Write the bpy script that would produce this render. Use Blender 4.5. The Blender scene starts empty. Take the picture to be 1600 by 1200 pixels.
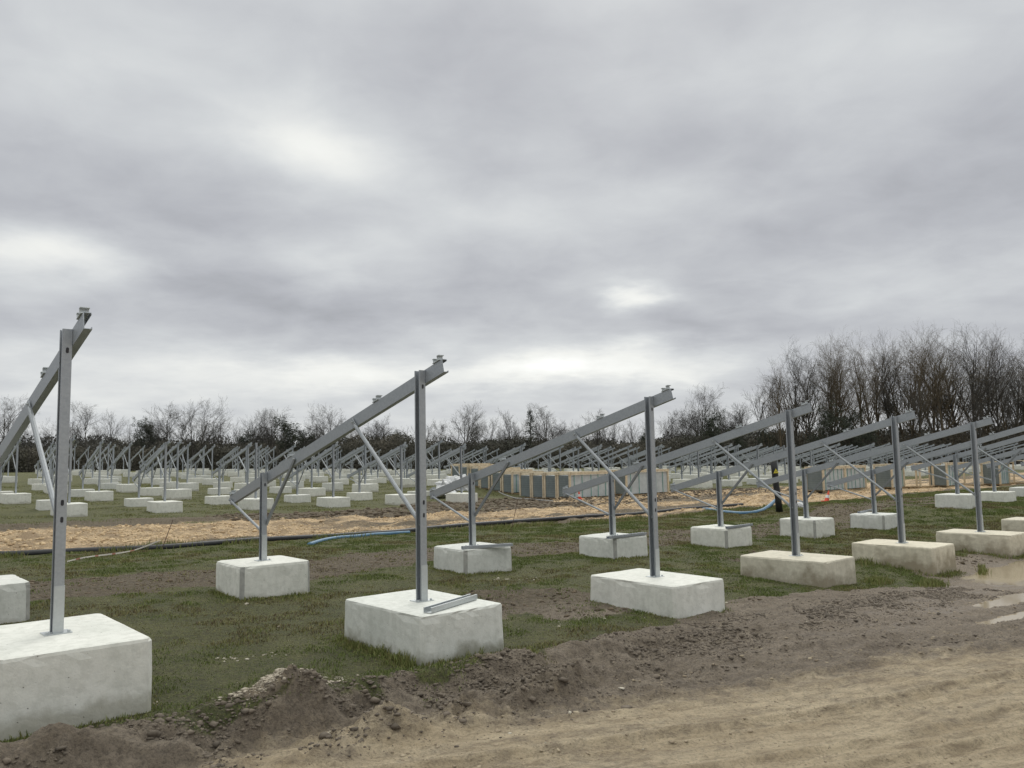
import bpy, bmesh, math, random
import numpy as np
from mathutils import Vector, Matrix
R = math.radians
random.seed(7); RNG = np.random.default_rng(7)
S = bpy.context.scene; COL = S.collection

# ------------------------------------------------------------------ camera
CZ = 1.79; F_PX = 1265.0; PITCH = 0.0952; ROLL = 0.0194
cp, sp, cr, sr = math.cos(PITCH), math.sin(PITCH), math.cos(ROLL), math.sin(ROLL)
AX0 = Vector((1, 0, 0)); AY0 = Vector((0, -sp, cp)); AF = Vector((0, cp, sp))
AX = AX0*cr - AY0*sr; AY = AX0*sr + AY0*cr
cam_d = bpy.data.cameras.new('camera'); cam = bpy.data.objects.new('camera', cam_d); COL.objects.link(cam)
M3 = Matrix((AX, AY, -AF)).transposed()
cam.matrix_world = Matrix.Translation((0, 0, CZ)) @ M3.to_4x4()
cam_d.sensor_width = 36; cam_d.lens = F_PX/1600*36; cam_d.clip_start = .1; cam_d.clip_end = 4000
S.camera = cam

# ------------------------------------------------------------------ world
S.view_settings.view_transform = 'Standard'; S.view_settings.look = 'None'
S.view_settings.exposure = 0; S.view_settings.gamma = 1
SUN_AZ, SUN_EL = R(8), R(40)           # azimuth from +Y towards +X
W = bpy.data.worlds.new('World'); S.world = W; W.use_nodes = True
nt = W.node_tree; nt.nodes.clear()
def N(t, typ, **kw):
    n = t.nodes.new(typ)
    for k, v in kw.items(): setattr(n, k, v)
    return n
def setin(t, sock, v):
    if isinstance(v, bpy.types.NodeSocket): t.links.new(v, sock)
    elif v is not None: sock.default_value = v
def MATH(t, op, a, b=None, c=None, clamp=False):
    n = N(t, 'ShaderNodeMath', operation=op, use_clamp=clamp)
    setin(t, n.inputs[0], a); setin(t, n.inputs[1], b); setin(t, n.inputs[2], c); return n.outputs[0]
def MIXC(t, f, a, b, mode='MIX'):
    n = N(t, 'ShaderNodeMix', data_type='RGBA', blend_type=mode)
    setin(t, n.inputs[0], f)
    for s, v in ((6, a), (7, b)):
        if isinstance(v, (tuple, list)) and len(v) == 3: v = (*v, 1)
        setin(t, n.inputs[s], v)
    return n.outputs[2]
def RAMP(t, f, stops, interp='LINEAR'):
    n = N(t, 'ShaderNodeValToRGB'); n.color_ramp.interpolation = interp
    e = n.color_ramp.elements
    while len(e) < len(stops): e.new(.5)
    for el, (p, c) in zip(e, stops):
        el.position = p; el.color = (c, c, c, 1) if isinstance(c, (int, float)) else (*c, 1)
    setin(t, n.inputs[0], f); return n.outputs[0]
def NOISE(t, vec, scale, detail=4, rough=.5, dist=0, typ=None):
    n = N(t, 'ShaderNodeTexNoise'); setin(t, n.inputs['Vector'], vec)
    n.inputs['Scale'].default_value = scale; n.inputs['Detail'].default_value = detail
    n.inputs['Roughness'].default_value = rough; n.inputs['Distortion'].default_value = dist
    return n.outputs[0]
def px_dir(x, y):
    return (AX*(x-800) - AY*(y-600) + AF*F_PX).normalized()
tc = N(nt, 'ShaderNodeTexCoord')
nrm = N(nt, 'ShaderNodeVectorMath', operation='NORMALIZE'); nt.links.new(tc.outputs['Generated'], nrm.inputs[0])
sx = N(nt, 'ShaderNodeSeparateXYZ'); nt.links.new(nrm.outputs[0], sx.inputs[0])
X, Y, Z = sx.outputs
den = MATH(nt, 'ADD', MATH(nt, 'MAXIMUM', Z, 0.0), .16)
cv = N(nt, 'ShaderNodeCombineXYZ'); setin(nt, cv.inputs[0], MATH(nt, 'DIVIDE', X, den)); setin(nt, cv.inputs[1], MATH(nt, 'DIVIDE', Y, den))
nA = NOISE(nt, cv.outputs[0], .75, 3, .42, .25)
nB = NOISE(nt, cv.outputs[0], 2.2, 4, .5, .2)
nC = NOISE(nt, cv.outputs[0], 4.5, 7, .6, .35)
# warped azimuth / elevation in degrees
wn = N(nt, 'ShaderNodeTexNoise'); setin(nt, wn.inputs['Vector'], cv.outputs[0]); wn.inputs['Scale'].default_value = 1.7; wn.inputs['Detail'].default_value = 5; wn.inputs['Roughness'].default_value = .6
ws = N(nt, 'ShaderNodeSeparateColor'); nt.links.new(wn.outputs[1], ws.inputs[0])
AZ = MATH(nt, 'MULTIPLY', MATH(nt, 'ARCTAN2', X, Y), 57.2958)
EL = MATH(nt, 'MULTIPLY', MATH(nt, 'ARCSINE', Z), 57.2958)
AZw = MATH(nt, 'ADD', AZ, MATH(nt, 'MULTIPLY', MATH(nt, 'SUBTRACT', ws.outputs[0], .5), 9.0))
ELw = MATH(nt, 'ADD', EL, MATH(nt, 'MULTIPLY', MATH(nt, 'SUBTRACT', ws.outputs[1], .5), 4.0))
def blob(px, py, wx, wy, amp):
    d = px_dir(px, py); az = math.degrees(math.atan2(d.x, d.y)); el = math.degrees(math.asin(d.z))
    sa, se = wx/F_PX*57.3, wy/F_PX*57.3
    a = MATH(nt, 'DIVIDE', MATH(nt, 'SUBTRACT', AZw, az), sa); e = MATH(nt, 'DIVIDE', MATH(nt, 'SUBTRACT', ELw, el), se)
    q = MATH(nt, 'ADD', MATH(nt, 'MULTIPLY', a, a), MATH(nt, 'MULTIPLY', e, e))
    return MATH(nt, 'MULTIPLY', MATH(nt, 'EXPONENT', MATH(nt, 'MULTIPLY', q, -1.0)), amp)
br = MATH(nt, 'ADD', .565, MATH(nt, 'MULTIPLY', MATH(nt, 'SUBTRACT', nA, .5), .17))
br = MATH(nt, 'ADD', br, MATH(nt, 'MULTIPLY', MATH(nt, 'SUBTRACT', nB, .5), .26))
br = MATH(nt, 'ADD', br, MATH(nt, 'MULTIPLY', MATH(nt, 'SUBTRACT', nC, .5), .17))
BLOBS = [(480,215,110,55,.26),(560,250,160,80,.06),(700,330,240,60,.08),(990,455,50,20,.36),(1000,330,200,60,.07),
         (80,385,120,35,.30),(30,420,200,40,.12),(500,400,120,35,.13),(880,578,200,26,.34),(880,560,330,50,.12),(520,590,170,24,.20),
         (100,600,300,50,.12),(350,580,300,60,.10),(1480,430,200,35,.12),(1400,60,300,120,.05),(160,70,330,90,.11),(1050,90,160,70,.07),
         (760,130,170,110,-.06),(320,440,200,35,-.10),(560,490,240,28,-.09),(1150,240,260,60,-.05),(250,300,190,60,-.06),
         (1380,330,240,50,-.06),(1250,510,260,30,-.05),(1100,520,160,20,-.05),(300,520,200,25,-.05),(800,670,900,45,.12),(1050,590,60,25,.10)]
for b in BLOBS: br = MATH(nt, 'ADD', br, blob(*b))
hi = MATH(nt, 'MULTIPLY', MATH(nt, 'SMOOTH_MIN', 1.0, MATH(nt, 'MAXIMUM', MATH(nt, 'DIVIDE', MATH(nt, 'SUBTRACT', EL, 29), 40), 0.0), 0.0), 1.15)
br = MATH(nt, 'ADD', br, hi)
br = MATH(nt, 'MINIMUM', MATH(nt, 'MAXIMUM', br, .38), 1.8)
cool = RAMP(nt, br, [(0.0, (.945, .975, 1.06)), (.50, (.955, .982, 1.05)), (.68, (.967, .998, 1.02)), (.9, (1.0, 1.01, .975))])
vm = N(nt, 'ShaderNodeVectorMath', operation='SCALE'); nt.links.new(cool, vm.inputs[0]); nt.links.new(br, vm.inputs['Scale'])
sky = N(nt, 'ShaderNodeTexSky', sky_type='NISHITA', sun_disc=False, sun_elevation=SUN_EL, sun_rotation=SUN_AZ)
bg1 = N(nt, 'ShaderNodeBackground'); nt.links.new(sky.outputs[0], bg1.inputs[0]); bg1.inputs[1].default_value = .05
bg2 = N(nt, 'ShaderNodeBackground'); nt.links.new(vm.outputs[0], bg2.inputs[0]); bg2.inputs[1].default_value = 1.0
mxs = N(nt, 'ShaderNodeMixShader'); mxs.inputs[0].default_value = .96
nt.links.new(bg1.outputs[0], mxs.inputs[1]); nt.links.new(bg2.outputs[0], mxs.inputs[2])
wo = N(nt, 'ShaderNodeOutputWorld'); nt.links.new(mxs.outputs[0], wo.inputs[0])
W.cycles.sampling_method = 'MANUAL'; W.cycles.sample_map_resolution = 512
sd = bpy.data.lights.new('sun', 'SUN'); sd.energy = 1.1; sd.angle = R(32); sd.color = (1, .97, .92)
so = bpy.data.objects.new('sun', sd); COL.objects.link(so)
so.rotation_euler = Vector((math.sin(SUN_AZ)*math.cos(SUN_EL), math.cos(SUN_AZ)*math.cos(SUN_EL), math.sin(SUN_EL))).to_track_quat('Z', 'Y').to_euler()

# ------------------------------------------------------------------ site coordinates: U along the rows, V across them
TH = .6857; CT, ST = math.cos(TH), math.sin(TH)
def W2(U, V): return (CT*U - ST*V, ST*U + CT*V)
def UV(x, y): return (CT*x + ST*y, -ST*x + CT*y)
def sstep(a, b, x):
    t = np.clip((x-a)/(b-a), 0, 1); return t*t*(3-2*t)
def zbase(U, V):
    U = np.asarray(U, float); V = np.asarray(V, float)
    s = U-1.17
    s = np.where(s < 16, s, 16+5*np.tanh((s-16)/5)); s = np.maximum(s, -40)
    s = np.where(s < -5, -5+5*np.tanh((s+5)/5), s)
    t = V-7.24
    h = np.where(t < 4, .0205*t, .082+.0045*(t-4)); h = np.where(t < -8, -.164, h)
    rise = .021*np.maximum(t-26, 0)*(1-.55*sstep(15, 60, U))
    rise = np.minimum(rise, 1.2)+.5*np.exp(-(((U-29)/5)**2+((V-40)/4)**2))
    rise = rise+.40*sstep(21.5, 26.5, U)*(1-sstep(14, 20, V))
    return CZ-1.76-.0195*s+h+rise
def hash2(ix, iy, seed):
    n = (ix.astype(np.int64)*374761393 + iy.astype(np.int64)*668265263 + seed*974634777) & 0xffffffff
    n = ((n ^ (n >> 13))*1274126177) & 0xffffffff
    n = ((n ^ (n >> 16))*2246822519) & 0xffffffff
    return ((n ^ (n >> 15)) & 0xffff)/65535.0
def vnoise(x, y, seed=0):
    ix, iy = np.floor(x), np.floor(y); fx, fy = x-ix, y-iy
    fx = fx*fx*fx*(fx*(fx*6-15)+10); fy = fy*fy*fy*(fy*(fy*6-15)+10)
    a = hash2(ix, iy, seed); b = hash2(ix+1, iy, seed); c = hash2(ix, iy+1, seed); d = hash2(ix+1, iy+1, seed)
    return (a*(1-fx)+b*fx)*(1-fy)+(c*(1-fx)+d*fx)*fy
def fbm(x, y, oct=4, seed=0, rough=.5):
    s = 0; a = 1; t = 0
    for o in range(oct):
        s = s+a*vnoise(x*(2**o)+17.3*o, y*(2**o)+5.1*o, seed+o); t += a; a *= rough
    return s/t
TB_U = [-6, 0, 1.5, 2.6, 4.5, 6, 7.2, 9.2, 12, 20]; TB_V = [5.6, 5.4, 5.35, 5.35, 4.95, 4.5, 4.1, 3.4, 2.6, .6]
def zones(U, V):
    n1 = fbm(U*.9, V*.9, 4, 3)-.5; n2 = fbm(U*.35, V*.35, 3, 9)-.5; n3 = fbm(U*2.5, V*2.5, 4, 21)-.5
    edge = 6.15+n1*.7 - .25*np.exp(-((U-3)/1.5)**2) + .55*sstep(7, 8.5, U)*(1-sstep(10, 12, U)) + .85*sstep(13.2, 15.0, U)
    g = sstep(-.10, .16, V-edge+n3*.5)
    tb = np.interp(U, TB_U, TB_V)
    tan = 1-sstep(-.55, .45, V-tb+n1*.6+n3*.25)
    hp_ = np.exp(-(((U-2.62)/.36)**2+((V-6.07)/.20)**2)); tan = np.maximum(tan, .55*sstep(.3, .6, hp_+n3*.5)); g = g*(1-sstep(.25, .5, hp_+n3*.5))
    # far road side, right: muddier patches
    tan = tan*(1-.30*sstep(.50, .62, fbm(U*.5+V*.1, (V+.33*U)*3.4, 4, 31)))
    # brown churned band inside the grass
    band = np.exp(-((V-13.3-n2*2)/1.3)**2)*(.65+.35*sstep(0, 5, U))
    band = np.maximum(band, .9*np.exp(-(((U-7.2)/1.2)**2+((V-8.2)/1.6)**2)))
    band = np.maximum(band, .55*np.exp(-(((U-14.5)/3)**2+((V-9.5)/1.6)**2)))
    br = sstep(.40, .60, band+n3*.5+n1*.35)
    g = g*(1-br*.85)
    # gravel service track
    gv = sstep(18.9, 19.7, V+n1*1.2)*(1-sstep(26.0, 28.0, V+n1*2.0-3.5*sstep(25, 35, U)))
    streak = sstep(.48, .62, fbm(U*.12, V*.9, 4, 41))
    gv = gv*(1-.8*streak*sstep(8, 14, U))
    mudfar = sstep(26.5, 27.5, V+n1*1.5)*(1-sstep(28.5, 31.5, V+n1*3-5*np.exp(-((U-24)/5)**2)))
    g = g*(1-sstep(18.6, 19.2, V+n1*.9)*(1-sstep(26.5, 27.5, V)))*(1-.85*mudfar)
    # mud and chippings around the crate stack
    cr_ = np.exp(-(((U-33)/9)**2+((V-30)/4.5)**2)); gv = np.maximum(gv, sstep(.45, .7, cr_+n1*.4)*(U > 24)*.9); g = g*(1-sstep(.2, .5, cr_+n1*.3))
    wet = np.exp(-(((U-16.5)/4.0)**2+((V-5.4)/1.1)**2))
    wet = np.maximum(wet, .5*np.exp(-(((U-11)/3.0)**2+((V-4.8)/.8)**2)))
    return g, tan, gv, wet
PUD2 = [(12.6, 4.6, 1.1, .22), (11.2, 4.1, .9, .16)]
ZPUD = float(zbase(21.2, 5.75))-.02
def micro(U, V, full=True):
    g, tan, gv, wet = zones(U, V)
    bare = (1-g)*(V < 10)*(1-.6*wet)
    w = V+.33*(U-2.6)
    h = .02*(fbm(U*1.3, V*1.3, 3, 51)-.5)
    # clods on the mud shoulder
    ridge = np.exp(-((V-5.65+.03*(U-4))/.42)**2)*sstep(-1.5, .8, U)*(1-sstep(9, 12, U))
    cl = fbm(U*2.6, V*3.4, 5, 61, .6)
    bil = np.abs(fbm(U*5, V*6.5, 4, 71, .6)-.5)*2
    h = h+ridge*(1-.6*sstep(4.5, 6.5, U))*(.20*np.maximum(cl-.38, 0)+.05*(1-bil)-.02)*1.25
    # bank: grass stands a little above the road on the left
    eb = 5.98+.35*(fbm(U*1.1, U*0+3, 3, 55)-.5)
    lowr = (1-sstep(eb-.30, eb, V))*(1-sstep(5.8, 8.5, U)); h = h-.13*lowr
    h = h+.05*np.exp(-((V-eb-.06)/.14)**2)*(1-sstep(5.8, 8, U))*(.4+1.2*cl)
    h = h+(.16*np.maximum(cl-.30, 0)+.05*(1-bil))*1.5*np.exp(-((V-5.22-.04*(U-3))/.20)**2)*sstep(1.7, 2.4, U)*(1-sstep(5.2, 6.4, U))
    # smooth rut scraped below the bank
    rl = 5.25+.02*(U-2)
    h = h-.04*np.exp(-((V-5.55)/.14)**2)*sstep(-3, 0, U)*(1-sstep(4.4, 5.6, U))
    # spoil heap near the grass edge
    h = h+.17*np.exp(-(((U-2.62)/.34)**2+((V-6.04)/.22)**2))*(.7+.6*cl)
    # wheel tracks
    for wc, dp, ww in ((4.75, .030, .09), (4.1, .022, .07), (3.75, .030, .08), (3.0, .034, .09), (2.2, .03, .09), (5.6, .028, .12), (6.3, .022, .12), (7.1, .02, .10)):
        wob = .12*(fbm(U*.3+wc*7, U*0, 2, 77)-.5)
        q = (w-wc-wob)/ww
        h = h+bare*dp*(np.exp(-((np.abs(q)-1.4)/.45)**2)*.8-np.exp(-q*q))
    rough = bare*(1-tan)
    h = h+rough*.085*(fbm(U*3.4, V*6.5, 6, 81, .66)-.45)+bare*tan*.030*(fbm(U*3.2, V*9, 6, 91, .66)-.5)
    h = h+rough*.05*np.maximum(fbm(U*8, V*11, 4, 95, .6)-.5, 0)*2*sstep(.42, .6, fbm(U*1.7, V*2.6, 3, 96))+rough*.03*(.5-np.abs(fbm(U*4.5, V*7, 4, 97, .65)-.5)*4)*.6
    h = h+g*.035*(fbm(U*2.2, V*2.2, 4, 101)-.5)
    inner = (1-g)*(V > 8)*(V < 18.5); h = h+inner*.07*(fbm(U*2.0, V*3.5, 4, 111, .6)-.5)
    far = (V > 18.7)*(V < 34); h = h+far*(1-g)*(.34*(fbm(U*.8, V*1.0, 4, 121, .55)-.5)+.03*(fbm(U*4, V*4, 2, 125)-.5))
    pm = np.exp(-(((U-17.2)/4.3)**4+((V-5.55)/1.3)**4)); h = h*(1-.7*pm)+pm*(ZPUD-zbase(U, V))
    for (uc, vc, ru, rv) in PUD2: q2 = np.exp(-(((U-uc)/ru)**4+((V-vc+.12*(U-uc))/rv)**4)); h = h*(1-.8*q2)+q2*(float(zbase(uc+ru*.8, vc))-.03-zbase(U, V))
    return h
def GZ(U, V, m=True):
    U = np.atleast_1d(np.asarray(U, float)); V = np.atleast_1d(np.asarray(V, float))
    z = zbase(U, V)+(micro(U, V) if m else 0)
    return z
def gz(U, V, m=False): return float(GZ(U, V, m)[0])
def ground_at(px, py, dz=0.0):
    """where the line of sight through a photo point meets the ground plus dz -> (U, V)"""
    d = px_dir(px, py); t = 10.0
    for _ in range(60):
        p = d*t; U, V = UV(p.x, p.y); z = gz(U, V)+dz
        t += ((z-CZ)/d.z-t)*.5
    p = d*t; return UV(p.x, p.y)
def at_depth(px, dep):
    d = px_dir(px, 740); return UV(d.x/d.y*dep, dep)

# ------------------------------------------------------------------ helpers
def tag(o, label=None, cat=None, group=None, kind=None):
    if label: o['label'] = label
    if cat: o['category'] = cat
    if group: o['group'] = group
    if kind: o['kind'] = kind
    return o
def empty(name, loc, rz=0.0):
    o = bpy.data.objects.new(name, None); COL.objects.link(o); o.location = loc; o.rotation_euler = (0, 0, rz)
    o.empty_display_size = .2; return o
def link(name, me, mats, parent=None, smooth=False):
    if not isinstance(mats, (list, tuple)): mats = [mats]
    for m in mats: me.materials.append(m)
    if smooth: me.polygons.foreach_set('use_smooth', [True]*len(me.polygons))
    o = bpy.data.objects.new(name, me); COL.objects.link(o)
    if parent: o.parent = parent
    return o
class MB:
    def __init__(s): s.v = []; s.f = []; s.mi = []
    def add(s, vs, fs, mi=0):
        b = len(s.v); s.v += [tuple(v) for v in vs]; s.f += [tuple(b+i for i in f) for f in fs]; s.mi += [mi]*len(fs); return s
    def box(s, c, d, mi=0, M=None, taper=0.0):
        vs = []
        for z in (-1, 1):
            k = 1-taper*(z+1)/2
            for x, y in ((-1, -1), (1, -1), (1, 1), (-1, 1)):
                p = Vector((d[0]/2*x*k, d[1]/2*y*k, d[2]/2*z))
                if M: p = M @ p
                vs.append(p+Vector(c))
        return s.add(vs, [(3, 2, 1, 0), (4, 5, 6, 7), (0, 1, 5, 4), (1, 2, 6, 5), (2, 3, 7, 6), (3, 0, 4, 7)], mi)
    def prism(s, prof, a, b, xa, ya, mi=0, caps=True):
        a, b, xa, ya = Vector(a), Vector(b), Vector(xa), Vector(ya); n = len(prof)
        vs = [a+xa*p[0]+ya*p[1] for p in prof]+[b+xa*p[0]+ya*p[1] for p in prof]
        fs = [(i, (i+1) % n, n+(i+1) % n, n+i) for i in range(n)]
        if caps: fs += [tuple(range(n-1, -1, -1)), tuple(range(n, 2*n))]
        return s.add(vs, fs, mi)
    def tube(s, pts, r, n=8, mi=0, caps=True):
        pts = [Vector(p) for p in pts]; rs = r if isinstance(r, (list, tuple)) else [r]*len(pts)
        vs = []; up = Vector((0, 0, 1))
        for i, p in enumerate(pts):
            d = (pts[min(i+1, len(pts)-1)]-pts[max(i-1, 0)]).normalized()
            a = d.cross(up if abs(d.z) < .95 else Vector((1, 0, 0))).normalized(); b = d.cross(a)
            for k in range(n):
                t = 2*math.pi*k/n; vs.append(p+(a*math.cos(t)+b*math.sin(t))*rs[i])
        fs = [(i*n+k, i*n+(k+1) % n, (i+1)*n+(k+1) % n, (i+1)*n+k) for i in range(len(pts)-1) for k in range(n)]
        if caps: fs += [tuple(range(n-1, -1, -1)), tuple(range((len(pts)-1)*n, len(pts)*n))]
        return s.add(vs, fs, mi)
    def mesh(s, name='m'):
        me = bpy.data.meshes.new(name); me.from_pydata(s.v, [], s.f); me.update()
        if any(s.mi): me.polygons.foreach_set('material_index', s.mi)
        return me
    def build(s, name, mats, parent=None, smooth=False, bevel=0):
        me = s.mesh(name)
        bm = bmesh.new(); bm.from_mesh(me)
        if bevel: bmesh.ops.bevel(bm, geom=bm.edges[:]+bm.verts[:], offset=bevel, segments=2, affect='EDGES', profile=.6)
        bmesh.ops.recalc_face_normals(bm, faces=bm.faces[:]); bm.to_mesh(me); bm.free()
        return link(name, me, mats, parent, smooth)
def np_mesh(name, verts, faces, mats, parent=None, attrs=None, smooth=False, mi=None):
    """verts (n,3), faces (m,k) with constant k"""
    me = bpy.data.meshes.new(name); k = faces.shape[1]
    me.vertices.add(len(verts)); me.vertices.foreach_set('co', np.asarray(verts, np.float32).ravel())
    me.loops.add(faces.size); me.loops.foreach_set('vertex_index', faces.astype(np.int32).ravel())
    me.polygons.add(len(faces)); me.polygons.foreach_set('loop_start', np.arange(0, faces.size, k, dtype=np.int32))
    if smooth: me.polygons.foreach_set('use_smooth', np.ones(len(faces), bool))
    if mi is not None: me.polygons.foreach_set('material_index', np.asarray(mi, np.int32))
    me.update(calc_edges=True)
    for an, arr in (attrs or {}).items():
        at = me.attributes.new(an, 'FLOAT', 'POINT'); at.data.foreach_set('value', np.asarray(arr, np.float32).ravel())
    return link(name, me, mats, parent)
def cprof(w, d, lip, t):
    """C section: web (length w along y) at x=0, flanges reach x=d, lips turned in"""
    h = w/2
    return [(0, -h), (d, -h), (d, -h+lip), (d-t, -h+lip), (d-t, -h+t), (t, -h+t), (t, h-t), (d-t, h-t), (d-t, h-lip), (d, h-lip), (d, h), (0, h)]

# ------------------------------------------------------------------ materials
def mat(name):
    m = bpy.data.materials.new(name); m.use_nodes = True; t = m.node_tree
    b = t.nodes['Principled BSDF']; return m, t, b
def bump(t, b, h, strength=.3, dist=.01):
    n = N(t, 'ShaderNodeBump'); n.inputs['Strength'].default_value = strength; n.inputs['Distance'].default_value = dist
    t.links.new(h, n.inputs['Height']); t.links.new(n.outputs[0], b.inputs['Normal'])
def ocoord(t, world=False):
    if world: return N(t, 'ShaderNodeNewGeometry').outputs['Position']
    return N(t, 'ShaderNodeTexCoord').outputs['Object']
def simple(name, c1, c2, scale=6, rough=.8, metal=0, bs=.2, bd=.004, world=False, detail=5):
    m, t, b = mat(name); v = ocoord(t, world); n = NOISE(t, v, scale, detail, .6)
    t.links.new(MIXC(t, RAMP(t, n, [(.35, 0.0), (.65, 1.0)]), c1, c2), b.inputs['Base Color'])
    b.inputs['Roughness'].default_value = rough; b.inputs['Metallic'].default_value = metal
    if bs: bump(t, b, NOISE(t, v, scale*6, 3, .6), bs, bd)
    return m
def concrete(name, c1, c2, dirt, dirt_amt, dh=.25):
    m, t, b = mat(name); v = ocoord(t); oi = N(t, 'ShaderNodeObjectInfo')
    cs = N(t, 'ShaderNodeCombineXYZ'); setin(t, cs.inputs[0], MATH(t, 'MULTIPLY', oi.outputs['Random'], 37.0)); setin(t, cs.inputs[1], MATH(t, 'MULTIPLY', oi.outputs['Random'], 91.0))
    va = N(t, 'ShaderNodeVectorMath', operation='ADD'); t.links.new(v, va.inputs[0]); t.links.new(cs.outputs[0], va.inputs[1]); v2 = va.outputs[0]
    n1 = NOISE(t, v2, 2.3, 6, .62, .4); n2 = NOISE(t, v2, 11, 5, .65, .3)
    col = MIXC(t, RAMP(t, n1, [(.3, 0.0), (.7, 1.0)]), c1, c2)
    col = MIXC(t, MATH(t, 'MULTIPLY', RAMP(t, n2, [(.40, 1.0), (.54, 0.0)]), .34), col, (c1[0]*.72, c1[1]*.72, c1[2]*.70))
    # formwork streaks on the sides
    sep = N(t, 'ShaderNodeSeparateXYZ'); t.links.new(v2, sep.inputs[0])
    sc = N(t, 'ShaderNodeMapping'); t.links.new(v2, sc.inputs[0]); sc.inputs['Scale'].default_value = (5, 5, .8)
    st = NOISE(t, sc.outputs[0], 2.2, 4, .6)
    col = MIXC(t, MATH(t, 'MULTIPLY', RAMP(t, st, [(.50, 0.0), (.66, 1.0)]), .24), col, (c1[0]*.75, c1[1]*.76, c1[2]*.74))
    # air holes
    vo = N(t, 'ShaderNodeTexVoronoi'); vo.inputs['Scale'].default_value = 17; t.links.new(v2, vo.inputs['Vector'])
    holes = RAMP(t, vo.outputs['Distance'], [(.045, 1.0), (.10, 0.0)])
    hm = MATH(t, 'MULTIPLY', holes, RAMP(t, NOISE(t, v2, 3.7, 2), [(.42, 0.0), (.52, 1.0)]))
    col = MIXC(t, MATH(t, 'MULTIPLY', hm, .6), col, (.16, .155, .14))
    # mud splashed up from the foot, ragged edge
    s0 = N(t, 'ShaderNodeSeparateXYZ'); t.links.new(ocoord(t), s0.inputs[0])
    hgt = MATH(t, 'SUBTRACT', MATH(t, 'DIVIDE', MATH(t, 'ADD', s0.outputs[2], 0.0), dh), MATH(t, 'MULTIPLY', MATH(t, 'SUBTRACT', NOISE(t, v2, 3.1, 5, .65), .5), 3.2))
    dm = MATH(t, 'MULTIPLY', RAMP(t, hgt, [(.15, 1.0), (1.0, 0.0)]), dirt_amt)
    col = MIXC(t, dm, col, dirt)
    tint = MIXC(t, oi.outputs['Random'], (.93, .94, .95), (1.05, 1.04, 1.01))
    col = MIXC(t, 1.0, col, tint, 'MULTIPLY')
    t.links.new(col, b.inputs['Base Color']); b.inputs['Roughness'].default_value = .9
    bh = MATH(t, 'SUBTRACT', MATH(t, 'ADD', MATH(t, 'MULTIPLY', n2, .5), MATH(t, 'MULTIPLY', NOISE(t, v2, 60, 3), .25)), MATH(t, 'MULTIPLY', hm, 1.0))
    bump(t, b, bh, .7, .009); return m
M_CONC = concrete('concrete', (.68, .69, .64), (.79, .79, .74), (.24, .22, .15), .5, .10)
M_CONCM = concrete('concrete_muddy', (.62, .575, .46), (.74, .69, .56), (.29, .245, .17), .85, .34)
M_CONCD = concrete('concrete_stained', (.64, .66, .62), (.76, .77, .73), (.22, .21, .15), .7, .16)
M_CSEAM = simple('concrete_seam', (.30, .30, .28), (.42, .42, .39), 9, .9)
def galv(name, c1, c2, rough=.42, metal=.75):
    m, t, b = mat(name); v = ocoord(t)
    vo = N(t, 'ShaderNodeTexVoronoi'); vo.inputs['Scale'].default_value = 55; t.links.new(v, vo.inputs['Vector'])
    sc = N(t, 'ShaderNodeSeparateColor'); t.links.new(vo.outputs['Color'], sc.inputs[0])
    n = NOISE(t, v, 3, 5, .6)
    col = MIXC(t, MATH(t, 'ADD', MATH(t, 'MULTIPLY', sc.outputs[0], .35), MATH(t, 'MULTIPLY', n, .6)), c1, c2)
    t.links.new(col, b.inputs['Base Color']); b.inputs['Metallic'].default_value = metal
    t.links.new(MATH(t, 'ADD', rough, MATH(t, 'MULTIPLY', n, .18)), b.inputs['Roughness'])
    bump(t, b, NOISE(t, v, 40, 2), .05, .002); return m
M_STEEL = galv('galvanised_steel', (.33, .355, .385), (.48, .51, .535))
M_STEELB = galv('galvanised_steel_bright', (.46, .49, .50), (.58, .61, .61), .42, .6)
M_DARKSLOT = simple('slot_shade_sign_black', (.03, .03, .035), (.05, .05, .055), 9, .9, bs=0)  # slot shade as dark colour; also the sign symbol's own black
M_BRACE1 = galv('galvanised_tube', (.30, .32, .34), (.42, .445, .46), .55, .45)
M_BRACE2 = galv('galvanised_steel_dull', (.20, .21, .22), (.30, .315, .325), .5, .5)

# ------------------------------------------------------------------ ground
def axis(segs):
    out = [segs[0][0]]
    for a, b, s0, s1 in segs:
        x = a; 
        while x < b-1e-6:
            s = s0+(s1-s0)*(x-a)/(b-a); x = min(x+s, b); out.append(x)
    return np.array(out)
ua = axis([(-900, -60, 120, 40), (-60, -6, 8, .8), (-6, -1.5, .4, .06), (-1.5, 8, .026, .026), (8, 22, .035, .09), (22, 60, .2, .8), (60, 160, 2, 10), (160, 1100, 20, 120)])
va = axis([(-60, -2, 10, 1), (-2, 2.2, .5, .06), (2.2, 6.8, .022, .022), (6.8, 19, .045, .10), (19, 36, .12, .22), (36, 90, .6, 2), (90, 200, 5, 15), (200, 1100, 30, 150)])
UU, VV = np.meshgrid(ua, va, indexing='ij')
ZZ = zbase(UU, VV)+micro(UU, VV)
g_, t_, gr_, w_ = zones(UU, VV)
XX = CT*UU-ST*VV; YY = ST*UU+CT*VV
nu, nv = UU.shape
idx = np.arange(nu*nv).reshape(nu, nv)
fc = np.stack([idx[:-1, :-1], idx[1:, :-1], idx[1:, 1:], idx[:-1, 1:]], -1).reshape(-1, 4)
m, t, b = mat('ground'); v = ocoord(t, True)
def ATTR(t, n): return N(t, 'ShaderNodeAttribute', attribute_name=n).outputs['Fac']
mp = N(t, 'ShaderNodeMapping'); t.links.new(v, mp.inputs[0]); mp.inputs['Rotation'].default_value = (0, 0, -R(21)); mp.inputs['Scale'].default_value = (1, 1, 1)
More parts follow.
